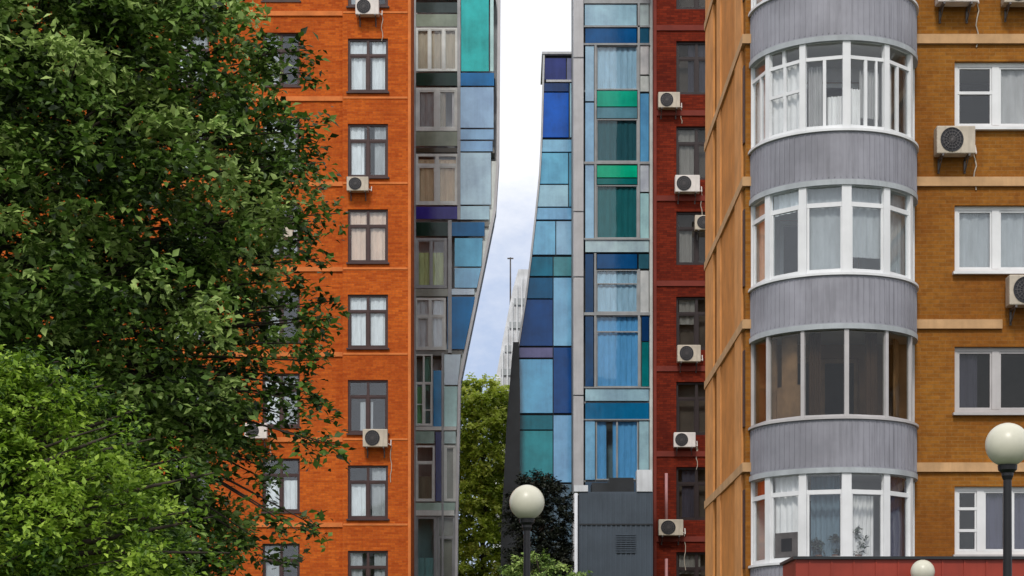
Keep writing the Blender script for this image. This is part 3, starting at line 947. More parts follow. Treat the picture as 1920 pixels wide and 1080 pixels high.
styles = ['thick', 'sash', 'thick', 'thin', 'thick']
for k, (zs, zh) in enumerate(zip(z_sill, z_head)):
    zlow = zs - 1.04 if k < 4 else zs - 1.04
    st = styles[k]
    fm = 'alu_grey' if st == 'thin' else 'white_pvc'
    mb = MB()
    mb.arc(bcx, bcy, R - 0.10, R, -90, 90, zlow + 0.02, zs - 0.06, 36)
    bal = mb.build('balcony', M['parapet_grey'], root)
    for p in bal.data.polygons:
        p.use_smooth = False
    s = MB()
    for a in range(-88, 90, 4):
        radial(s, a, 0.022, 0.02, zlow + 0.06, zs - 0.10, R + 0.012)
    s.build('sheet_rib', M['parapet_grey'], bal)
    s = MB()
    s.arc(bcx, bcy, R - 0.14, R + 0.05, -90, 90, zs - 0.058, zs - 0.01, 36)
    s.build('sill', M['alu_grey'] if st == 'thin' else M['white_pvc'], bal)
    s = MB()
    s.arc(bcx, bcy, 0.05, R - 0.11, -90, 90, zlow - 0.10, zlow + 0.10, 24)
    s.build('floor_slab', M['ceiling_white'], bal)
    s = MB()
    s.arc(bcx, bcy, R - 0.13, R + 0.03, -90, 90, zlow - 0.09, zlow + 0.015, 36)
    s.build('edge_beam', M['grey_frame'] if k != 4 else M['slab_dark'], bal)
    # glazing frame
    f = MB()
    mw = {'thick': 0.16, 'sash': 0.13, 'thin': 0.075}[st]
    z0, z1 = zs - 0.008, zh
    rf = R - 0.02
    for a in ANG:
        w = mw * (1.2 if a == 0 else 1.0)
        if abs(a) == 90:
            w = 0.08
        radial(f, a, w, 0.09, z0, z1, rf + 0.012)
    for a0, a1 in zip(ANG[:-1], ANG[1:]):
        t = 0.09 if st != 'thin' else 0.05
        rail(f, a0, a1, rf, z0, z0 + t, 0.07)
        rail(f, a0, a1, rf, z1 - t, z1, 0.07)
        if st == 'thick':
            zt_ = z1 - 0.46
            rail(f, a0, a1, rf - 0.002, zt_ - 0.045, zt_ + 0.045, 0.07)
            for u in (0.10, 0.86):
                rail(f, a0, a1, rf - 0.008, z0 + t, zt_ - 0.045, 0.05, u, u + 0.05)
        if st == 'sash':
            zt_ = z1 - 0.40
            rail(f, a0, a1, rf - 0.002, zt_ - 0.035, zt_ + 0.035, 0.07)
            u = {-90: .5, -60: .45, -30: .46, 0: .44, 30: .42, 60: .5}[a0]
            rail(f, a0, a1, rf - 0.004, z0 + t, zt_ - 0.035, 0.06, u, u + 0.075)
            if a0 in (0,):
                rail(f, a0, a1, rf - 0.004, z0 + t, zt_ - 0.035, 0.06, 0.72, 0.77)
            if a0 == -60:
                rail(f, a0, a1, rf - 0.006, (z0 + zt_) / 2 + 0.1, (z0 + zt_) / 2 + 0.16, 0.05)
                rail(f, a0, a1, rf - 0.004, zt_ + 0.035, z1 - t, 0.06, 0.42, 0.5)
    f.build('window_frame', M[fm], bal)
    gl = MB()
    for a0, a1 in zip(ANG[:-1], ANG[1:]):
        rail(gl, a0, a1, rf - 0.035, z0 + 0.03, z1 - 0.03, 0.006)
    gl.build('pane', M['glass_pale' if k == 2 else 'glass_dim' if st == 'thin' else 'glass'], bal)
    # what hangs or is fitted behind the glass
    if k == 1:
        c = MB()
        facet_cloth(c, -90, -60, R - 0.16, z0 + 0.05, z1 - 0.38); facet_cloth(c, -60, -30, R - 0.16, z0 + 0.05, z1 - 0.4, 0, 0.98)
        facet_cloth(c, -30, 0, R - 0.17, z0 + 0.05, z0 + 0.7, 0.55, 0.95); facet_cloth(c, 0, 30, R - 0.17, z0 + 0.05, z0 + 0.85, 0.02, 0.4)
        facet_cloth(c, 30, 60, R - 0.17, z0 + 0.05, z1 - 0.4, 0.05, 0.4)
        c.build('curtain', M['curtain_white'], bal, smooth=True)
        c = MB()
        facet_cloth(c, 60, 90, R - 0.17, z0 + 0.05, z1 - 0.06)
        facet_cloth(c, -30, 0, R - 0.2, z0 + 0.05, z1 - 0.5, 0.05, 0.42); facet_cloth(c, 0, 30, R - 0.22, z0 + 0.3, z1 - 0.6, 0.4, 0.95)
        c.build('curtain', M['curtain_grey'], bal, smooth=True)
    if k == 2:
        c = MB()
        facet_cloth(c, -30, 0, R - 0.17, z0 + 0.05, z1 - 0.06, 0.02, 0.98, 0.012); facet_cloth(c, 0, 30, R - 0.17, z0 + 0.35, z1 - 0.06, 0.02, 0.98, 0.012); facet_cloth(c, 30, 60, R - 0.17, z0 + 0.05, z1 - 0.06, 0.02, 0.98, 0.012); facet_cloth(c, 60, 90, R - 0.17, z0 + 0.05, z1 - 0.06)
        c.build('blind', M['curtain_grey'], bal, smooth=True)
        c = MB()
        facet_cloth(c, -90, -60, R - 0.17, z0 + 0.05, z1 - 0.06)
        c.build('curtain', M['curtain_peach'], bal, smooth=True)
        c = MB()
        facet_cloth(c, -60, -30, R - 0.17, z1 - 0.5, z1 - 0.05)
        c.build('roller_blind', M['curtain_white'], bal, smooth=True)
    if k == 3:
        c = MB()
        for (u, v) in ((-89, -64), (-56, -40)):
            c.arc(bcx, bcy, R - 0.34, R - 0.30, u, v, zs - 0.9, z1 - 0.02, 4)
        c.arc(bcx, bcy, R - 0.30, R - 0.26, -60, -33, z0 - 0.02, z0 + 0.72, 4)
        c.arc(bcx, bcy, R - 0.40, R - 0.36, 60, 88, zs - 0.9, z1 - 0.02, 4)
        c.build('wooden_cupboard', M['wood'], bal)
        c = MB()
        facet_cloth(c, -30, 0, R - 0.3, zs - 0.6, z1 - 0.1, 0.03, 0.36); facet_cloth(c, 0, 30, R - 0.3, zs - 0.6, z1 - 0.1, 0.62, 0.98)
        c.build('curtain', M['curtain_brown'], bal, smooth=True)
    if k == 4:
        c = MB()
        facet_cloth(c, -60, -30, R - 0.16, z0 + 0.05, z1 - 0.06)
        facet_cloth(c, 0, 30, R - 0.4, z0 + 0.05, z1 - 0.5, 0.3, 0.95)
        c.build('curtain', M['curtain_white'], bal, smooth=True)
        c = MB()
        facet_cloth(c, -90, -60, R - 0.17, z1 - 0.5, z1 - 0.06)
        c.build('curtain', M['curtain_red'], bal, smooth=True)
        c = MB()
        rail(c, -60, -30, rf - 0.018, z0 + 0.10, z0 + 0.60, 0.03, 0.2, 0.84)
        vf = c.build('vent_panel', M['steel'], bal)
        c = MB()
        rail(c, -60, -30, rf - 0.012, z0 + 0.22, z0 + 0.48, 0.03, 0.38, 0.68)
        c.build('vent_grille', M['ac_dark'], vf)
        c = MB()
        facet_cloth(c, -30, 0, R - 0.45, z0 + 0.05, z1 - 0.06, 0.02, 0.9)
        c.build('curtain', M['curtain_steel'], bal, smooth=True)
        c = MB()
        facet_cloth(c, 30, 60, R - 0.2, z0 + 0.05, z1 - 0.06); facet_cloth(c, 60, 90, R - 0.2, z0 + 0.05, z1 - 0.06)
        c.build('curtain', M['curtain_dark'], bal, smooth=True)
    lining = MB()
    for (u, v, p, q) in ((bcx - R + 0.12, bcx - 1.1, zlow + 0.11, zh), (bcx + 0.55, bcx + R - 0.12, zlow + 0.11, zh), (bcx - 1.1, bcx + 0.55, zs + 1.45, zh)):
        lining.box(u, v, Y - 0.02, Y - 0.003, p, q)
    lining.build('back_lining', M['room_warm' if k == 3 else 'alu_grey'], bal)
    # balcony door in the wall behind
    d = MB()
    dz0, dz1 = zs - 0.95, zs + 1.45
    rect_frame(d, bcx - 1.1, bcx + 0.55, dz0, dz1, Y + 0.06, Y + 0.13, 0.09)
    d.box(bcx - 0.27, bcx - 0.15, Y + 0.055, Y + 0.125, dz0 + 0.09, dz1 - 0.09)
    d.build('balcony_door', M['wood' if k == 3 else 'white_pvc'], bal)
mb = MB()
mb.arc(bcx, bcy, R - 0.10, R - 0.002, -90, 90, 0, z_sill[4] - 1.15, 24)
mb.build('bay_base', M['parapet_grey'], root)
mb = MB()
mb.arc(bcx, bcy, 0.05, R + 0.1, -90, 90, z_head[0] + 0.003, z_head[0] + 0.25, 24)
mb.build('bay_roof', M['grey_frame'], root)
mb = MB()
mb.box(X0 - 0.2, X1 + 0.2, Y - 0.2, Y + D + 0.2, ZT + 0.002, ZT + 0.4)
mb.build('roof', M['tan_trim'], root)

# ------------------------------------------------------------------ red entrance canopy in front of the ochre block
Y = 36.45
cx0, cx1 = fx(1492, Y), fx(2150, Y)
zt = fz(1047, Y)
root = thing('entrance_canopy', 'dark red metal canopy below the round bay, a white globe lamp before it', 'canopy', ((cx0 + cx1) / 2, Y + 1, 0))
mb = MB()
mb.box(cx0, cx1, Y, Y + 1.74, zt - 0.95, zt - 0.02)
mb.build('fascia', M['red_metal'], root)
mb = MB()
x = cx0 + 0.25
while x < cx1 - 0.1:
    mb.box(x, x + 0.03, Y - 0.02, Y - 0.0015, zt - 0.94, zt - 0.03)
    x += 0.42
mb.build('seam', M['red_metal'], root)
mb = MB()
mb.box(cx0 - 0.06, cx1 + 0.06, Y - 0.07, Y + 1.76, zt - 0.018, zt + 0.035)
mb.build('roof_edge', M['dark_clad'], root)
for px in (cx0 + 0.2, (cx0 + cx1) / 2, cx1 - 0.2):
    mb = MB()
    mb.tube((px, Y + 0.25, 0), (px, Y + 0.25, zt - 0.952), 0.08, 0.08, 14)
    mb.build('post', M['steel'], root, smooth=True)

# ------------------------------------------------------------------ air conditioners (each hangs on a wall: a thing of its own)
def make_ac(casing='ac_white', fan_x=-0.12):
    t = thing('air_conditioner', '', 'air conditioner', (0, 0, 0), 'air conditioners on the walls')
    W, H, Dp = 0.82, 0.58, 0.32
    m = MB(); m.box(-W / 2, W / 2, -Dp - 0.12, -0.12, 0.02, H)
    m.build('casing', M[casing], t, bevel=0.02)
    m = MB()
    cx, cz, yf = fan_x, 0.30, -Dp - 0.123
    n = 28
    vs, fs = [], []
    for r, yy in ((0.245, yf), (0.245, yf - 0.012), (0.225, yf - 0.012), (0.215, yf - 0.001)):
        for i in range(n):
            a = 2 * math.pi * i / n
            vs.append((cx + r * math.cos(a), yy, cz + r * math.sin(a)))
    for k in range(3):
        for i in range(n):
            j = (i + 1) % n
            fs.append((k * n + i, k * n + j, (k + 1) * n + j, (k + 1) * n + i))
    fs.append(tuple(3 * n + i for i in range(n)))
    m.add(vs, fs)
    fan = m.build('fan_opening', M['ac_dark'], t)
    m = MB()
    for r in (0.06, 0.12, 0.18):
        for i in range(n):
            a, b = 2 * math.pi * i / n, 2 * math.pi * (i + 1) / n
            m.tube((cx + r * math.cos(a), yf - 0.014, cz + r * math.sin(a)), (cx + r * math.cos(b), yf - 0.014, cz + r * math.sin(b)), 0.006, 0.006, 4, False)
    for i in range(8):
        a = math.pi * i / 8
        m.tube((cx - .22 * math.cos(a), yf - 0.018, cz - .22 * math.sin(a)), (cx + .22 * math.cos(a), yf - 0.018, cz + .22 * math.sin(a)), 0.005, 0.005, 4, False)
    m.build('grille', M['steel'], fan)
    for sx in (-0.28, 0.28):
        m = MB()
        m.box(sx - 0.02, sx + 0.02, -Dp - 0.14, 0, -0.03, 0.018)
        m.box(sx - 0.02, sx + 0.02, -0.03, 0, -0.28, -0.032)
        m.tube((sx, -0.02, -0.26), (sx, -Dp - 0.05, -0.03), 0.012, 0.012, 6)
        m.build('bracket', M['steel'], t)
    m = MB()
    m.tube((0.41, -0.2, 0.15), (0.50, -0.12, 0.10), 0.02, 0.02, 6)
    m.tube((0.50, -0.12, 0.10), (0.50, 0.0, 0.30), 0.02, 0.02, 6)
    m.build('pipe', M['ac_white'], t)
    return t

ac0 = make_ac()
ac1 = make_ac('ac_cream', -0.09)
OY, RY, NY = 68.0 - 0.16, 68.0, 40.0
acs = [
    (690, 36, OY, 'white air conditioner on the orange block above its topmost clearly visible brown window'),
    (672, 364, OY, 'cream air conditioner on the orange block right above the window with peach curtains'),
    (705, 842, OY, 'cream air conditioner on the orange block under the darkest brown window'),
    (482, 826, 68.0, 'white air conditioner on the orange wall, lower of two behind leaves of the big tree'),
    (530, 452, 68.0, 'cream air conditioner on the orange wall, upper of two behind leaves of the big tree'),
    (1253, 209, RY, 'air conditioner overhanging the left edge of the red brick block'),
    (1287, 367, RY, 'second highest air conditioner on the red block, right under a window'),
    (1322, 437, RY, 'air conditioner on the red block whose right half is cut off by the ochre block'),
    (1290, 683, RY, 'air conditioner on the red block centred under a window at mid height'),
    (1282, 842, RY, 'air conditioner on the red block one storey above the pink drain pipe'),
    (1256, 1007, RY, 'air conditioner on the red block between two lengths of pink drain pipe'),
    (1784, 300, NY, 'cream air conditioner under the corner of a window on the ochre block'),
    (1787, 19, NY, 'air conditioner cut by the top of the picture, next to the grey bay'),
    (1908, 19, NY, 'air conditioner cut by the top of the picture, in its right corner'),
    (1921, 582, NY, 'air conditioner cut by the right edge of the picture, between two ochre block windows'),
]
for i, (px, py, yy, lab) in enumerate(acs):
    o = ac0 if i == 0 else ac1 if i == 1 else copy_tree((ac0, ac1, ac1)[(i * 7) % 3])
    o.location = (fx(px, yy), yy - 0.002, fz(py, yy))
    k = (1.0, 0.93, 1.06, 0.97)[(i * 5) % 4]
    o.scale = (k, k, k * (1.0, 0.95, 1.05)[i % 3])
    o['label'] = lab
    if i in (0, 2, 5, 7, 9, 10, 11, 14):
        h_ = MB()
        x0_, y0_, z0_ = o.location
        sx_ = 0.50 * k
        ln = (0.9, 0.55, 1.3, 0.75)[i % 4]
        pts = [Vector((x0_ + sx_ + 0.03 * math.sin(q * 1.7 + i), y0_ - 0.02, z0_ + 0.12 - ln * q / 6)) for q in range(7)]
        for a_, b_ in zip(pts[:-1], pts[1:]):
            h_.tube(a_, b_, 0.014, 0.014, 6, False)
        ho = h_.build('hose', M['ac_cream'], o)
        ho.scale = (1 / o.scale[0], 1 / o.scale[1], 1 / o.scale[2])
# ------------------------------------------------------------------ street lamps
def make_lamp():
    t = thing('street_lamp', '', 'street lamp', (0, 0, 0), 'street lamps with white globes')
    h = 3.86
    m = MB()
    m.lathe([(0.12, 0), (0.12, 0.5), (0.085, 0.58), (0.06, 0.7), (0.048, 2.2), (0.042, h - 0.1), (0.042, h)], (0, 0, 0), 18)
    m.build('post', M['lamp_black'], t, smooth=True)
    m = MB()
    m.lathe([(0.045, h - 0.12), (0.06, h - 0.08), (0.06, h - 0.05), (0.095, h - 0.02), (0.10, h + 0.03), (0.085, h + 0.035)], (0, 0, 0), 20)
    m.build('collar', M['lamp_black'], t)
    m = MB()
    n = 18
    m.lathe([(max(0.002, 0.225 * math.sin(math.pi * i / n)), h + 0.24 - 0.225 * math.cos(math.pi * i / n)) for i in range(n + 1)], (0, 0, 0), 32)
    m.build('globe', M['opal'], t, smooth=True)
    return t

lamp = make_lamp()
for i, (px, py, d, lab) in enumerate([
        (988, 942, 66, 'globe street lamp in front of the dark tree at the foot of the leaning tower'),
        (1889, 834, 82, 'largest globe street lamp, its black post before the ochre block windows'),
        (1730, 1072, 45, 'globe street lamp of which only the top shows, before the red canopy')]):
    o = lamp if i == 0 else copy_tree(lamp)
    yy = 0.45 * F / d
    o.location = (fx(px, yy), yy, fz(py, yy) - 4.10)
    o['label'] = lab


# ------------------------------------------------------------------ trees
def foliage_mesh(name, C, O, per, L, leaf, width, mat, parent, droop=0.25, twigs=6, tints=None, flat=0.55):
    n = len(C)
    idx = np.repeat(np.arange(n), per)
    m = len(idx)
    tw = rng.normal(size=(n, twigs, 3))
    tw /= np.linalg.norm(tw, axis=2, keepdims=True)
    tw[:, :, 2] *= flat
    tw = tw * 0.9 + O[:, None, :] * 0.75
    tw[:, :, 2] -= droop
    tw /= np.linalg.norm(tw, axis=2, keepdims=True)
    k = rng.integers(0, twigs, m)
    d = tw[idx, k]
    t = rng.random(m) ** 0.8
    p = C[idx] + d * (t * L)[:, None] + rng.normal(scale=L * 0.10, size=(m, 3))
    p[:, 2] -= t * t * L * 0.22
    up = np.tile(np.array([0, -0.15, 1.0]), (m, 1)) + rng.normal(scale=0.55, size=(m, 3))
    up /= np.linalg.norm(up, axis=1, keepdims=True)
    ld = d * 0.6 + rng.normal(scale=0.7, size=(m, 3))
    ld -= up * np.sum(ld * up, axis=1, keepdims=True)
    ld /= np.linalg.norm(ld, axis=1, keepdims=True)
    sd = np.cross(up, ld)
    ll = (leaf * rng.uniform(0.5, 1.4, m))[:, None]
    ww = ll * width
    a = p
    tip = p + ld * ll - up * ll * 0.12
    l = p + ld * ll * 0.42 + sd * ww * 0.5 + up * ll * 0.06
    r = p + ld * ll * 0.42 - sd * ww * 0.5 + up * ll * 0.06
    V = np.stack([a, r, tip, l], axis=1).reshape(-1, 3)
    o0 = wpos(parent)
    V = V - np.array([o0.x, o0.y, o0.z])
    b = np.arange(m)[:, None] * 4
    T = np.concatenate([b + np.array([0, 1, 2]), b + np.array([0, 2, 3])], axis=1).reshape(-1)
    me = bpy.data.meshes.new(name)
    me.vertices.add(m * 4)
    me.vertices.foreach_set('co', V.astype(np.float32).ravel())
    me.loops.add(len(T))
    me.loops.foreach_set('vertex_index', T.astype(np.int32))
    me.polygons.add(len(T) // 3)
    me.polygons.foreach_set('loop_start', np.arange(0, len(T), 3, dtype=np.int32))
    me.update(calc_edges=True)
    if tints is None:
        tints = rng.random(n)
    at = me.attributes.new('tint', 'FLOAT', 'POINT')
    at.data.foreach_set('value', np.repeat(tints[idx], 4).astype(np.float32))
    me.materials.append(mat)
    o = bpy.data.objects.new(name, me)
    COL.objects.link(o)
    o.parent = parent
    return o


def limb(mb, p0, p1, r0, r1, bend=0.3, seg=5):
    p0, p1 = Vector(p0), Vector(p1)
    off = Vector((random.uniform(-1, 1), random.uniform(-1, 1), random.uniform(-0.2, 0.6))) * bend
    prev, rp = p0, r0
    for i in range(1, seg + 1):
        t = i / seg
        q = p0.lerp(p1, t) + off * math.sin(math.pi * t)
        rq = r0 + (r1 - r0) * t
        mb.tube(prev, q, rp, rq, 8, False)
        prev, rp = q, rq


def lobed(phi, z, seeds):
    v = 0
    for (a, b, c) in seeds:
        v = v + np.sin(phi * a + z * b + c)
    return v / len(seeds)


def tree(name, label, base, axis, rz, ztop, zbot, n, per, L, leaf, width, mat, depth_ratio=0.85, extra=(), keep=None, lobes=0.10, droop=0.25, trunk_r=0.2, shell_pow=0.42, gap=2.6):
    """rz(z): crown radius towards +x at height z"""
    root = thing(name, label, 'tree', base)
    seeds = [(2, 1.1, random.random() * 6), (3, 1.7, random.random() * 6), (5, 2.6, random.random() * 6)]
    C, O, T = [], [], []
    while len(C) < n:
        z = rng.uniform(zbot, ztop)
        phi = rng.uniform(-math.pi, math.pi)
        R_ = rz(z)
        if R_ <= 0.05 or rng.random() > min(1, R_ / (max(rz(zz) for zz in (zbot + (ztop - zbot) * q for q in (.3, .5, .7))) + 1e-6)) + 0.15:
            continue
        side = 0.0 if abs(phi) < 0.5 else 1.0
        R_ = R_ * (1 + lobes * side * lobed(phi, z, seeds))
        rho = rng.random() ** shell_pow
        q = np.array([axis[0] + R_ * rho * math.cos(phi), axis[1] + R_ * rho * depth_ratio * math.sin(phi), z])
        if keep is not None and not keep(q, rho):
            continue
        cl_ = math.sin(q[0] * gap + seeds[0][2]) * math.sin(q[1] * gap + seeds[1][2]) * math.sin(q[2] * gap * 1.3 + seeds[2][2])
        if rho > 0.55 and cl_ < -0.12 and rng.random() < 0.85:
            continue
        C.append(q)
        od = np.array([math.cos(phi), math.sin(phi), 0.25 * (z - (zbot + ztop) / 2) / ((ztop - zbot) / 2)])
        O.append(od / np.linalg.norm(od))
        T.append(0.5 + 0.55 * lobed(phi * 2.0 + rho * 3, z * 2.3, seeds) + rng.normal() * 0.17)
    for (px, py, yy, dx) in extra:
        C.append(np.array([fx(px, yy), yy, fz(py, yy)]))
        O.append(np.array([dx, -0.1, 0.0]))
        T.append(0.3)
    C, O, T = np.array(C), np.array(O), np.clip(np.array(T), 0, 1)
    foliage_mesh('crown', C, O, per, L, leaf, width, mat, root, droop, tints=T)
    mb = MB()
    hz = zbot + (ztop - zbot) * 0.35
    bx, by = base[0], base[1]
    limb(mb, (bx, by, -0.1), (axis[0], axis[1], hz), trunk_r, trunk_r * 0.65, 0.12, 6)
    limb(mb, (axis[0], axis[1], hz), (axis[0], axis[1], zbot + (ztop - zbot) * 0.85), trunk_r * 0.65, trunk_r * 0.15, 0.2, 6)
    for i in rng.choice(len(C), min(len(C), 70), replace=False):
        c = C[i]
        f = rng.uniform(0.1, 0.6)
        s = Vector((axis[0], axis[1], max(zbot * 0.8 + 0.2, c[2] - rng.uniform(0.4, 1.6) * (ztop - zbot) / 8)))
        limb(mb, s, c, trunk_r * 0.22, 0.006, 0.18, 5)
    for (px, py, yy, dx) in extra:
        e = Vector((fx(px, yy), yy, fz(py, yy)))
        limb(mb, Vector((axis[0], axis[1], max(hz, e.z - 0.5))), e + Vector((dx * 0.25, 0, -0.03)), 0.04, 0.006, 0.10, 6)
    mb.build('trunk', M['bark'], root, smooth=True)
    return root


def px_profile(pts, Y, x_axis):
    ys = [fz(p[0], Y) for p in pts][::-1]
    rs = [fx(p[1], Y) - x_axis for p in pts][::-1]
    return lambda z: float(np.interp(z, ys, rs))


# the big dark tree
Y = 24.0
ax = fx(-30, Y)
prof = px_profile([(-420, 0), (-330, 280), (-200, 390), (-60, 420), (0, 425), (40, 450), (80, 525), (115, 520), (150, 460), (180, 470), (210, 530), (250, 550), (300, 562), (350, 580), (390, 590), (420, 540),
                   (450, 515), (500, 505), (540, 520), (590, 570), (640, 540), (665, 500), (690, 460), (720, 455), (760, 465), (800, 450), (835, 450), (865, 440), (900, 410), (935, 405), (975, 460), (1010, 450),
                   (1050, 380), (1100, 340), (1180, 200), (1230, 0)], Y, ax)
def keep1(q, rho):
    px = CX + q[0] * F / q[1]
    return px > -90 or rng.random() < 0.35
ex1 = [(600, 395, 24, 1), (560, 445, 24.3, 1), (600, 832, 24, 1), (560, 825, 23.6, 1), (560, 985, 23.8, 1), (520, 990, 23.6, 1), (575, 750, 24.2, 1), (560, 672, 24, 1), (500, 700, 24, 1), (540, 90, 24, 1),
       (500, 735, 24.2, 1), (470, 770, 24, 1), (455, 690, 23.8, 1), (575, 595, 24, 1), (545, 130, 24.2, 1), (470, 850, 23.8, 1), (480, 905, 24.1, 1), (490, 1050, 24, 1), (545, 520, 24.1, 1), (560, 480, 23.7, 1), (570, 300, 23.8, 1), (575, 230, 24, 1), (560, 640, 23.7, 1), (520, 780, 23.8, 1), (480, 960, 23.7, 1), (450, 1010, 23.8, 1), (590, 560, 24.2, 1), (530, 240, 23.6, 1), (555, 270, 23.9, 1), (545, 410, 23.6, 1), (530, 570, 23.6, 1), (560, 590, 23.8, 1), (490, 740, 23.6, 1), (540, 720, 23.8, 1), (475, 880, 23.6, 1)]
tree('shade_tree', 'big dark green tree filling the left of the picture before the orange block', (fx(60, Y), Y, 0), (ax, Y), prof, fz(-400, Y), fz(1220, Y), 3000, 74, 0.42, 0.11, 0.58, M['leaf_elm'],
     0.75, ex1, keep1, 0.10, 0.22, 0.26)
# the bright small tree in front
Y = 16.0
ax = fx(-40, Y)
prof = px_profile([(672, 40), (690, 95), (730, 140), (770, 165), (800, 180), (840, 195), (860, 270), (900, 290), (940, 310), (1000, 335), (1080, 350), (1150, 340), (1220, 200), (1260, 0)], Y, ax)
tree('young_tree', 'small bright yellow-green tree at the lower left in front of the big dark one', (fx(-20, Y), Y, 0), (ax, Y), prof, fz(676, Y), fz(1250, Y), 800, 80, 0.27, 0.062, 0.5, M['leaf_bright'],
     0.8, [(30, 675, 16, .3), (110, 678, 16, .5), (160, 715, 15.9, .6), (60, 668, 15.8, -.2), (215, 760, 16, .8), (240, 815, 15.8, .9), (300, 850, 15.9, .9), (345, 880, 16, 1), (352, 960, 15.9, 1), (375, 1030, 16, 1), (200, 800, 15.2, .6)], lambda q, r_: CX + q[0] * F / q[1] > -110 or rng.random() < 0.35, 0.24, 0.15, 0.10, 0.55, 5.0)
# the lime tree seen in the gap
Y = 98.0
ax = fx(905, Y)
zt, zb = fz(712, Y), fz(1200, Y)
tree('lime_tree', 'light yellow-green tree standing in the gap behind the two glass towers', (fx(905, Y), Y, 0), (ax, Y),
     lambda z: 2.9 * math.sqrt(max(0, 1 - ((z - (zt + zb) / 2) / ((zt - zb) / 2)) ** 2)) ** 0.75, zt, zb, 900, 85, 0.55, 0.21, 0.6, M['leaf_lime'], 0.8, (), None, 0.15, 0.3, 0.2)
# the dark tree behind the lamp
Y = 70.0
ax = fx(1010, Y)
zt2, zb2 = fz(890, Y), fz(1120, Y)
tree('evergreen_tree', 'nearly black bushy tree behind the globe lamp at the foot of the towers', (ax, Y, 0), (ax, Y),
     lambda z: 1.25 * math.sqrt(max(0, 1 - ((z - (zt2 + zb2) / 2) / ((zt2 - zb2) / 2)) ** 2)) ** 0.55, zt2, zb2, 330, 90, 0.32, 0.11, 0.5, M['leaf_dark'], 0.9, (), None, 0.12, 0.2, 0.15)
Y = 60.0
ax = fx(1015, Y)
zt3, zb3 = fz(1040, Y), fz(1290, Y)
tree('small_tree', 'low green tree showing only its top at the bottom edge of the gap', (ax, Y, 0), (ax, Y),
     lambda z: 1.7 * math.sqrt(max(0, 1 - ((z - (zt3 + zb3) / 2) / ((zt3 - zb3) / 2)) ** 2)) ** 0.8, zt3, zb3, 260, 80, 0.35, 0.12, 0.55, M['leaf_elm'], 0.7, (), None, 0.15, 0.2, 0.12)

# potted plants on the sill of the lowest visible balcony
for i, (a, h, lab) in enumerate(((-22, 0.30, 'low dark pot plant inside the lowest balcony, left of its middle mullion'), (-7, 0.36, 'dark pot plant inside the lowest balcony, close left of its middle mullion'), (14, 0.55, 'tallest dark pot plant, right of the middle mullion in the lowest balcony'))):
    c = chord(a, R - 0.42)
    z0 = z_sill[4] + 0.0
    t = thing('potted_plant', lab, 'plant', (c.x, c.y, z0), 'potted plants in the lowest balcony')
    m = MB()
    m.lathe([(0.05, 0.0), (0.075, 0.13), (0.08, 0.14), (0.07, 0.14)], (c.x, c.y, z0), 14)
    m.build('pot', M['pot'], t)
    n = 10
    CC = np.array([[c.x + rng.normal() * 0.05, c.y + rng.normal() * 0.04, z0 + 0.16 + h * rng.random()] for _ in range(n)])
    OO = np.tile(np.array([0, 0, 0.5]), (n, 1))
    foliage_mesh('foliage', CC, OO, 22, 0.10, 0.07, 0.45, M['leaf_plant'], t, 0.0)

# ------------------------------------------------------------------ sky, sun, camera
SUN_EL, SUN_AZ = 46, 189     # azimuth clockwise from +y: behind the camera, slightly left
w = bpy.data.worlds.new('World')
S.world = w
w.use_nodes = True
nt = w.node_tree
bg = nt.nodes['Background']
sky = N(nt, 'ShaderNodeTexSky', sky_type='NISHITA')
sky.sun_disc = False
sky.sun_elevation = math.radians(SUN_EL)
sky.sun_rotation = math.radians(SUN_AZ)
sky.dust_density = 2.0
tc = N(nt, 'ShaderNodeTexCoord')
nz = noise(nt, tc.outputs['Generated'], 2.6, 7, 0.6, (1, 1, 2.2))
sep = N(nt, 'ShaderNodeSeparateXYZ')
nt.links.new(tc.outputs['Generated'], sep.inputs[0])
el = N(nt, 'ShaderNodeMapRange')
el.inputs['From Min'].default_value = 0.18
el.inputs['From Max'].default_value = 0.29
nt.links.new(sep.outputs[2], el.inputs['Value'])
ad = N(nt, 'ShaderNodeMath', operation='MULTIPLY_ADD')
ad.inputs[1].default_value = 0.55
nt.links.new(nz, ad.inputs[0])
sm = N(nt, 'ShaderNodeMath', operation='MULTIPLY')
sm.inputs[1].default_value = 0.75
nt.links.new(el.outputs[0], sm.inputs[0])
nt.links.new(sm.outputs[0], ad.inputs[2])
bh = N(nt, 'ShaderNodeMapRange')
bh.inputs['From Min'].default_value = 0.75
bh.inputs['From Max'].default_value = -0.25
nt.links.new(sep.outputs[1], bh.inputs['Value'])
ad2 = N(nt, 'ShaderNodeMath', operation='ADD')
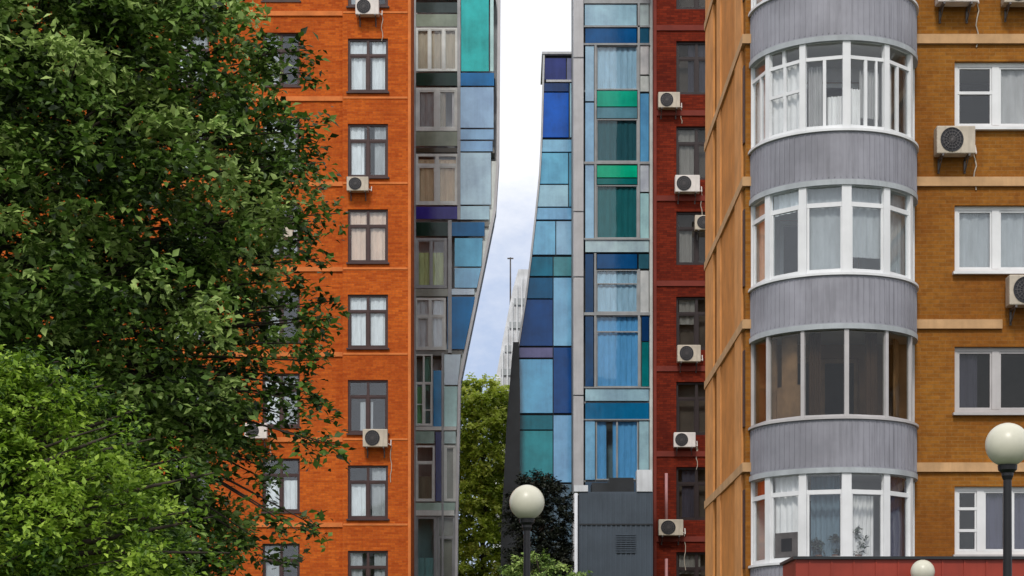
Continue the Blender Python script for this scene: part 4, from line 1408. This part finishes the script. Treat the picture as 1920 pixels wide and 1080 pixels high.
nt.links.new(ad.outputs[0], ad2.inputs[0])
nt.links.new(bh.outputs[0], ad2.inputs[1])
cl = ramp(nt, ad2.outputs[0], 0.30, 0.85)
nf_ = noise(nt, tc.outputs['Generated'], 16.0, 6, 0.65, (1, 1, 1.8))
pale = None
adf = N(nt, 'ShaderNodeMath', operation='MULTIPLY_ADD')
adf.inputs[1].default_value = 0.9
nt.links.new(nf_, adf.inputs[0])
sub = N(nt, 'ShaderNodeMath', operation='SUBTRACT')
sub.inputs[1].default_value = 0.45
nt.links.new(ad2.outputs[0], sub.inputs[0])
nt.links.new(sub.outputs[0], adf.inputs[2])
cl = ramp(nt, adf.outputs[0], 0.28, 0.85)
cloudcol = ramp(nt, nz, 0.25, 0.75, (9.0, 9.4, 10.6, 1), (12.5, 12.6, 12.8, 1))
pale = mixc(nt, 0.72, sky.outputs[0], (6.4, 7.6, 10.4, 1))
res = mixc(nt, cl, pale, cloudcol)
nt.links.new(res, bg.inputs['Color'])
bg.inputs['Strength'].default_value = 0.092

sl_ = bpy.data.lights.new('sun', 'SUN')
sl_.energy = 2.0
sl_.angle = math.radians(10)
sl_.color = (1.0, 0.94, 0.86)
so = bpy.data.objects.new('sun', sl_)
COL.objects.link(so)
az, elv = math.radians(SUN_AZ), math.radians(SUN_EL)
to_sun = Vector((math.sin(az) * math.cos(elv), math.cos(az) * math.cos(elv), math.sin(elv)))
so.rotation_euler = (-to_sun).to_track_quat('-Z', 'Y').to_euler()

cam = bpy.data.cameras.new('camera')
cam.sensor_width = 36
cam.lens = F / 1920 * 36
cam.shift_y = (HZ - 540) / 1920
cam.clip_start = 0.5
cam.clip_end = 4000
co = bpy.data.objects.new('camera', cam)
COL.objects.link(co)
co.location = (0, 0, EYE)
co.rotation_euler = (math.radians(90), 0, 0)
S.camera = co

S.view_settings.view_transform = 'Standard'
S.view_settings.look = 'None'
S.view_settings.exposure = 0.0
S.view_settings.gamma = 1.0
S.cycles.max_bounces = 8
S.cycles.transparent_max_bounces = 12
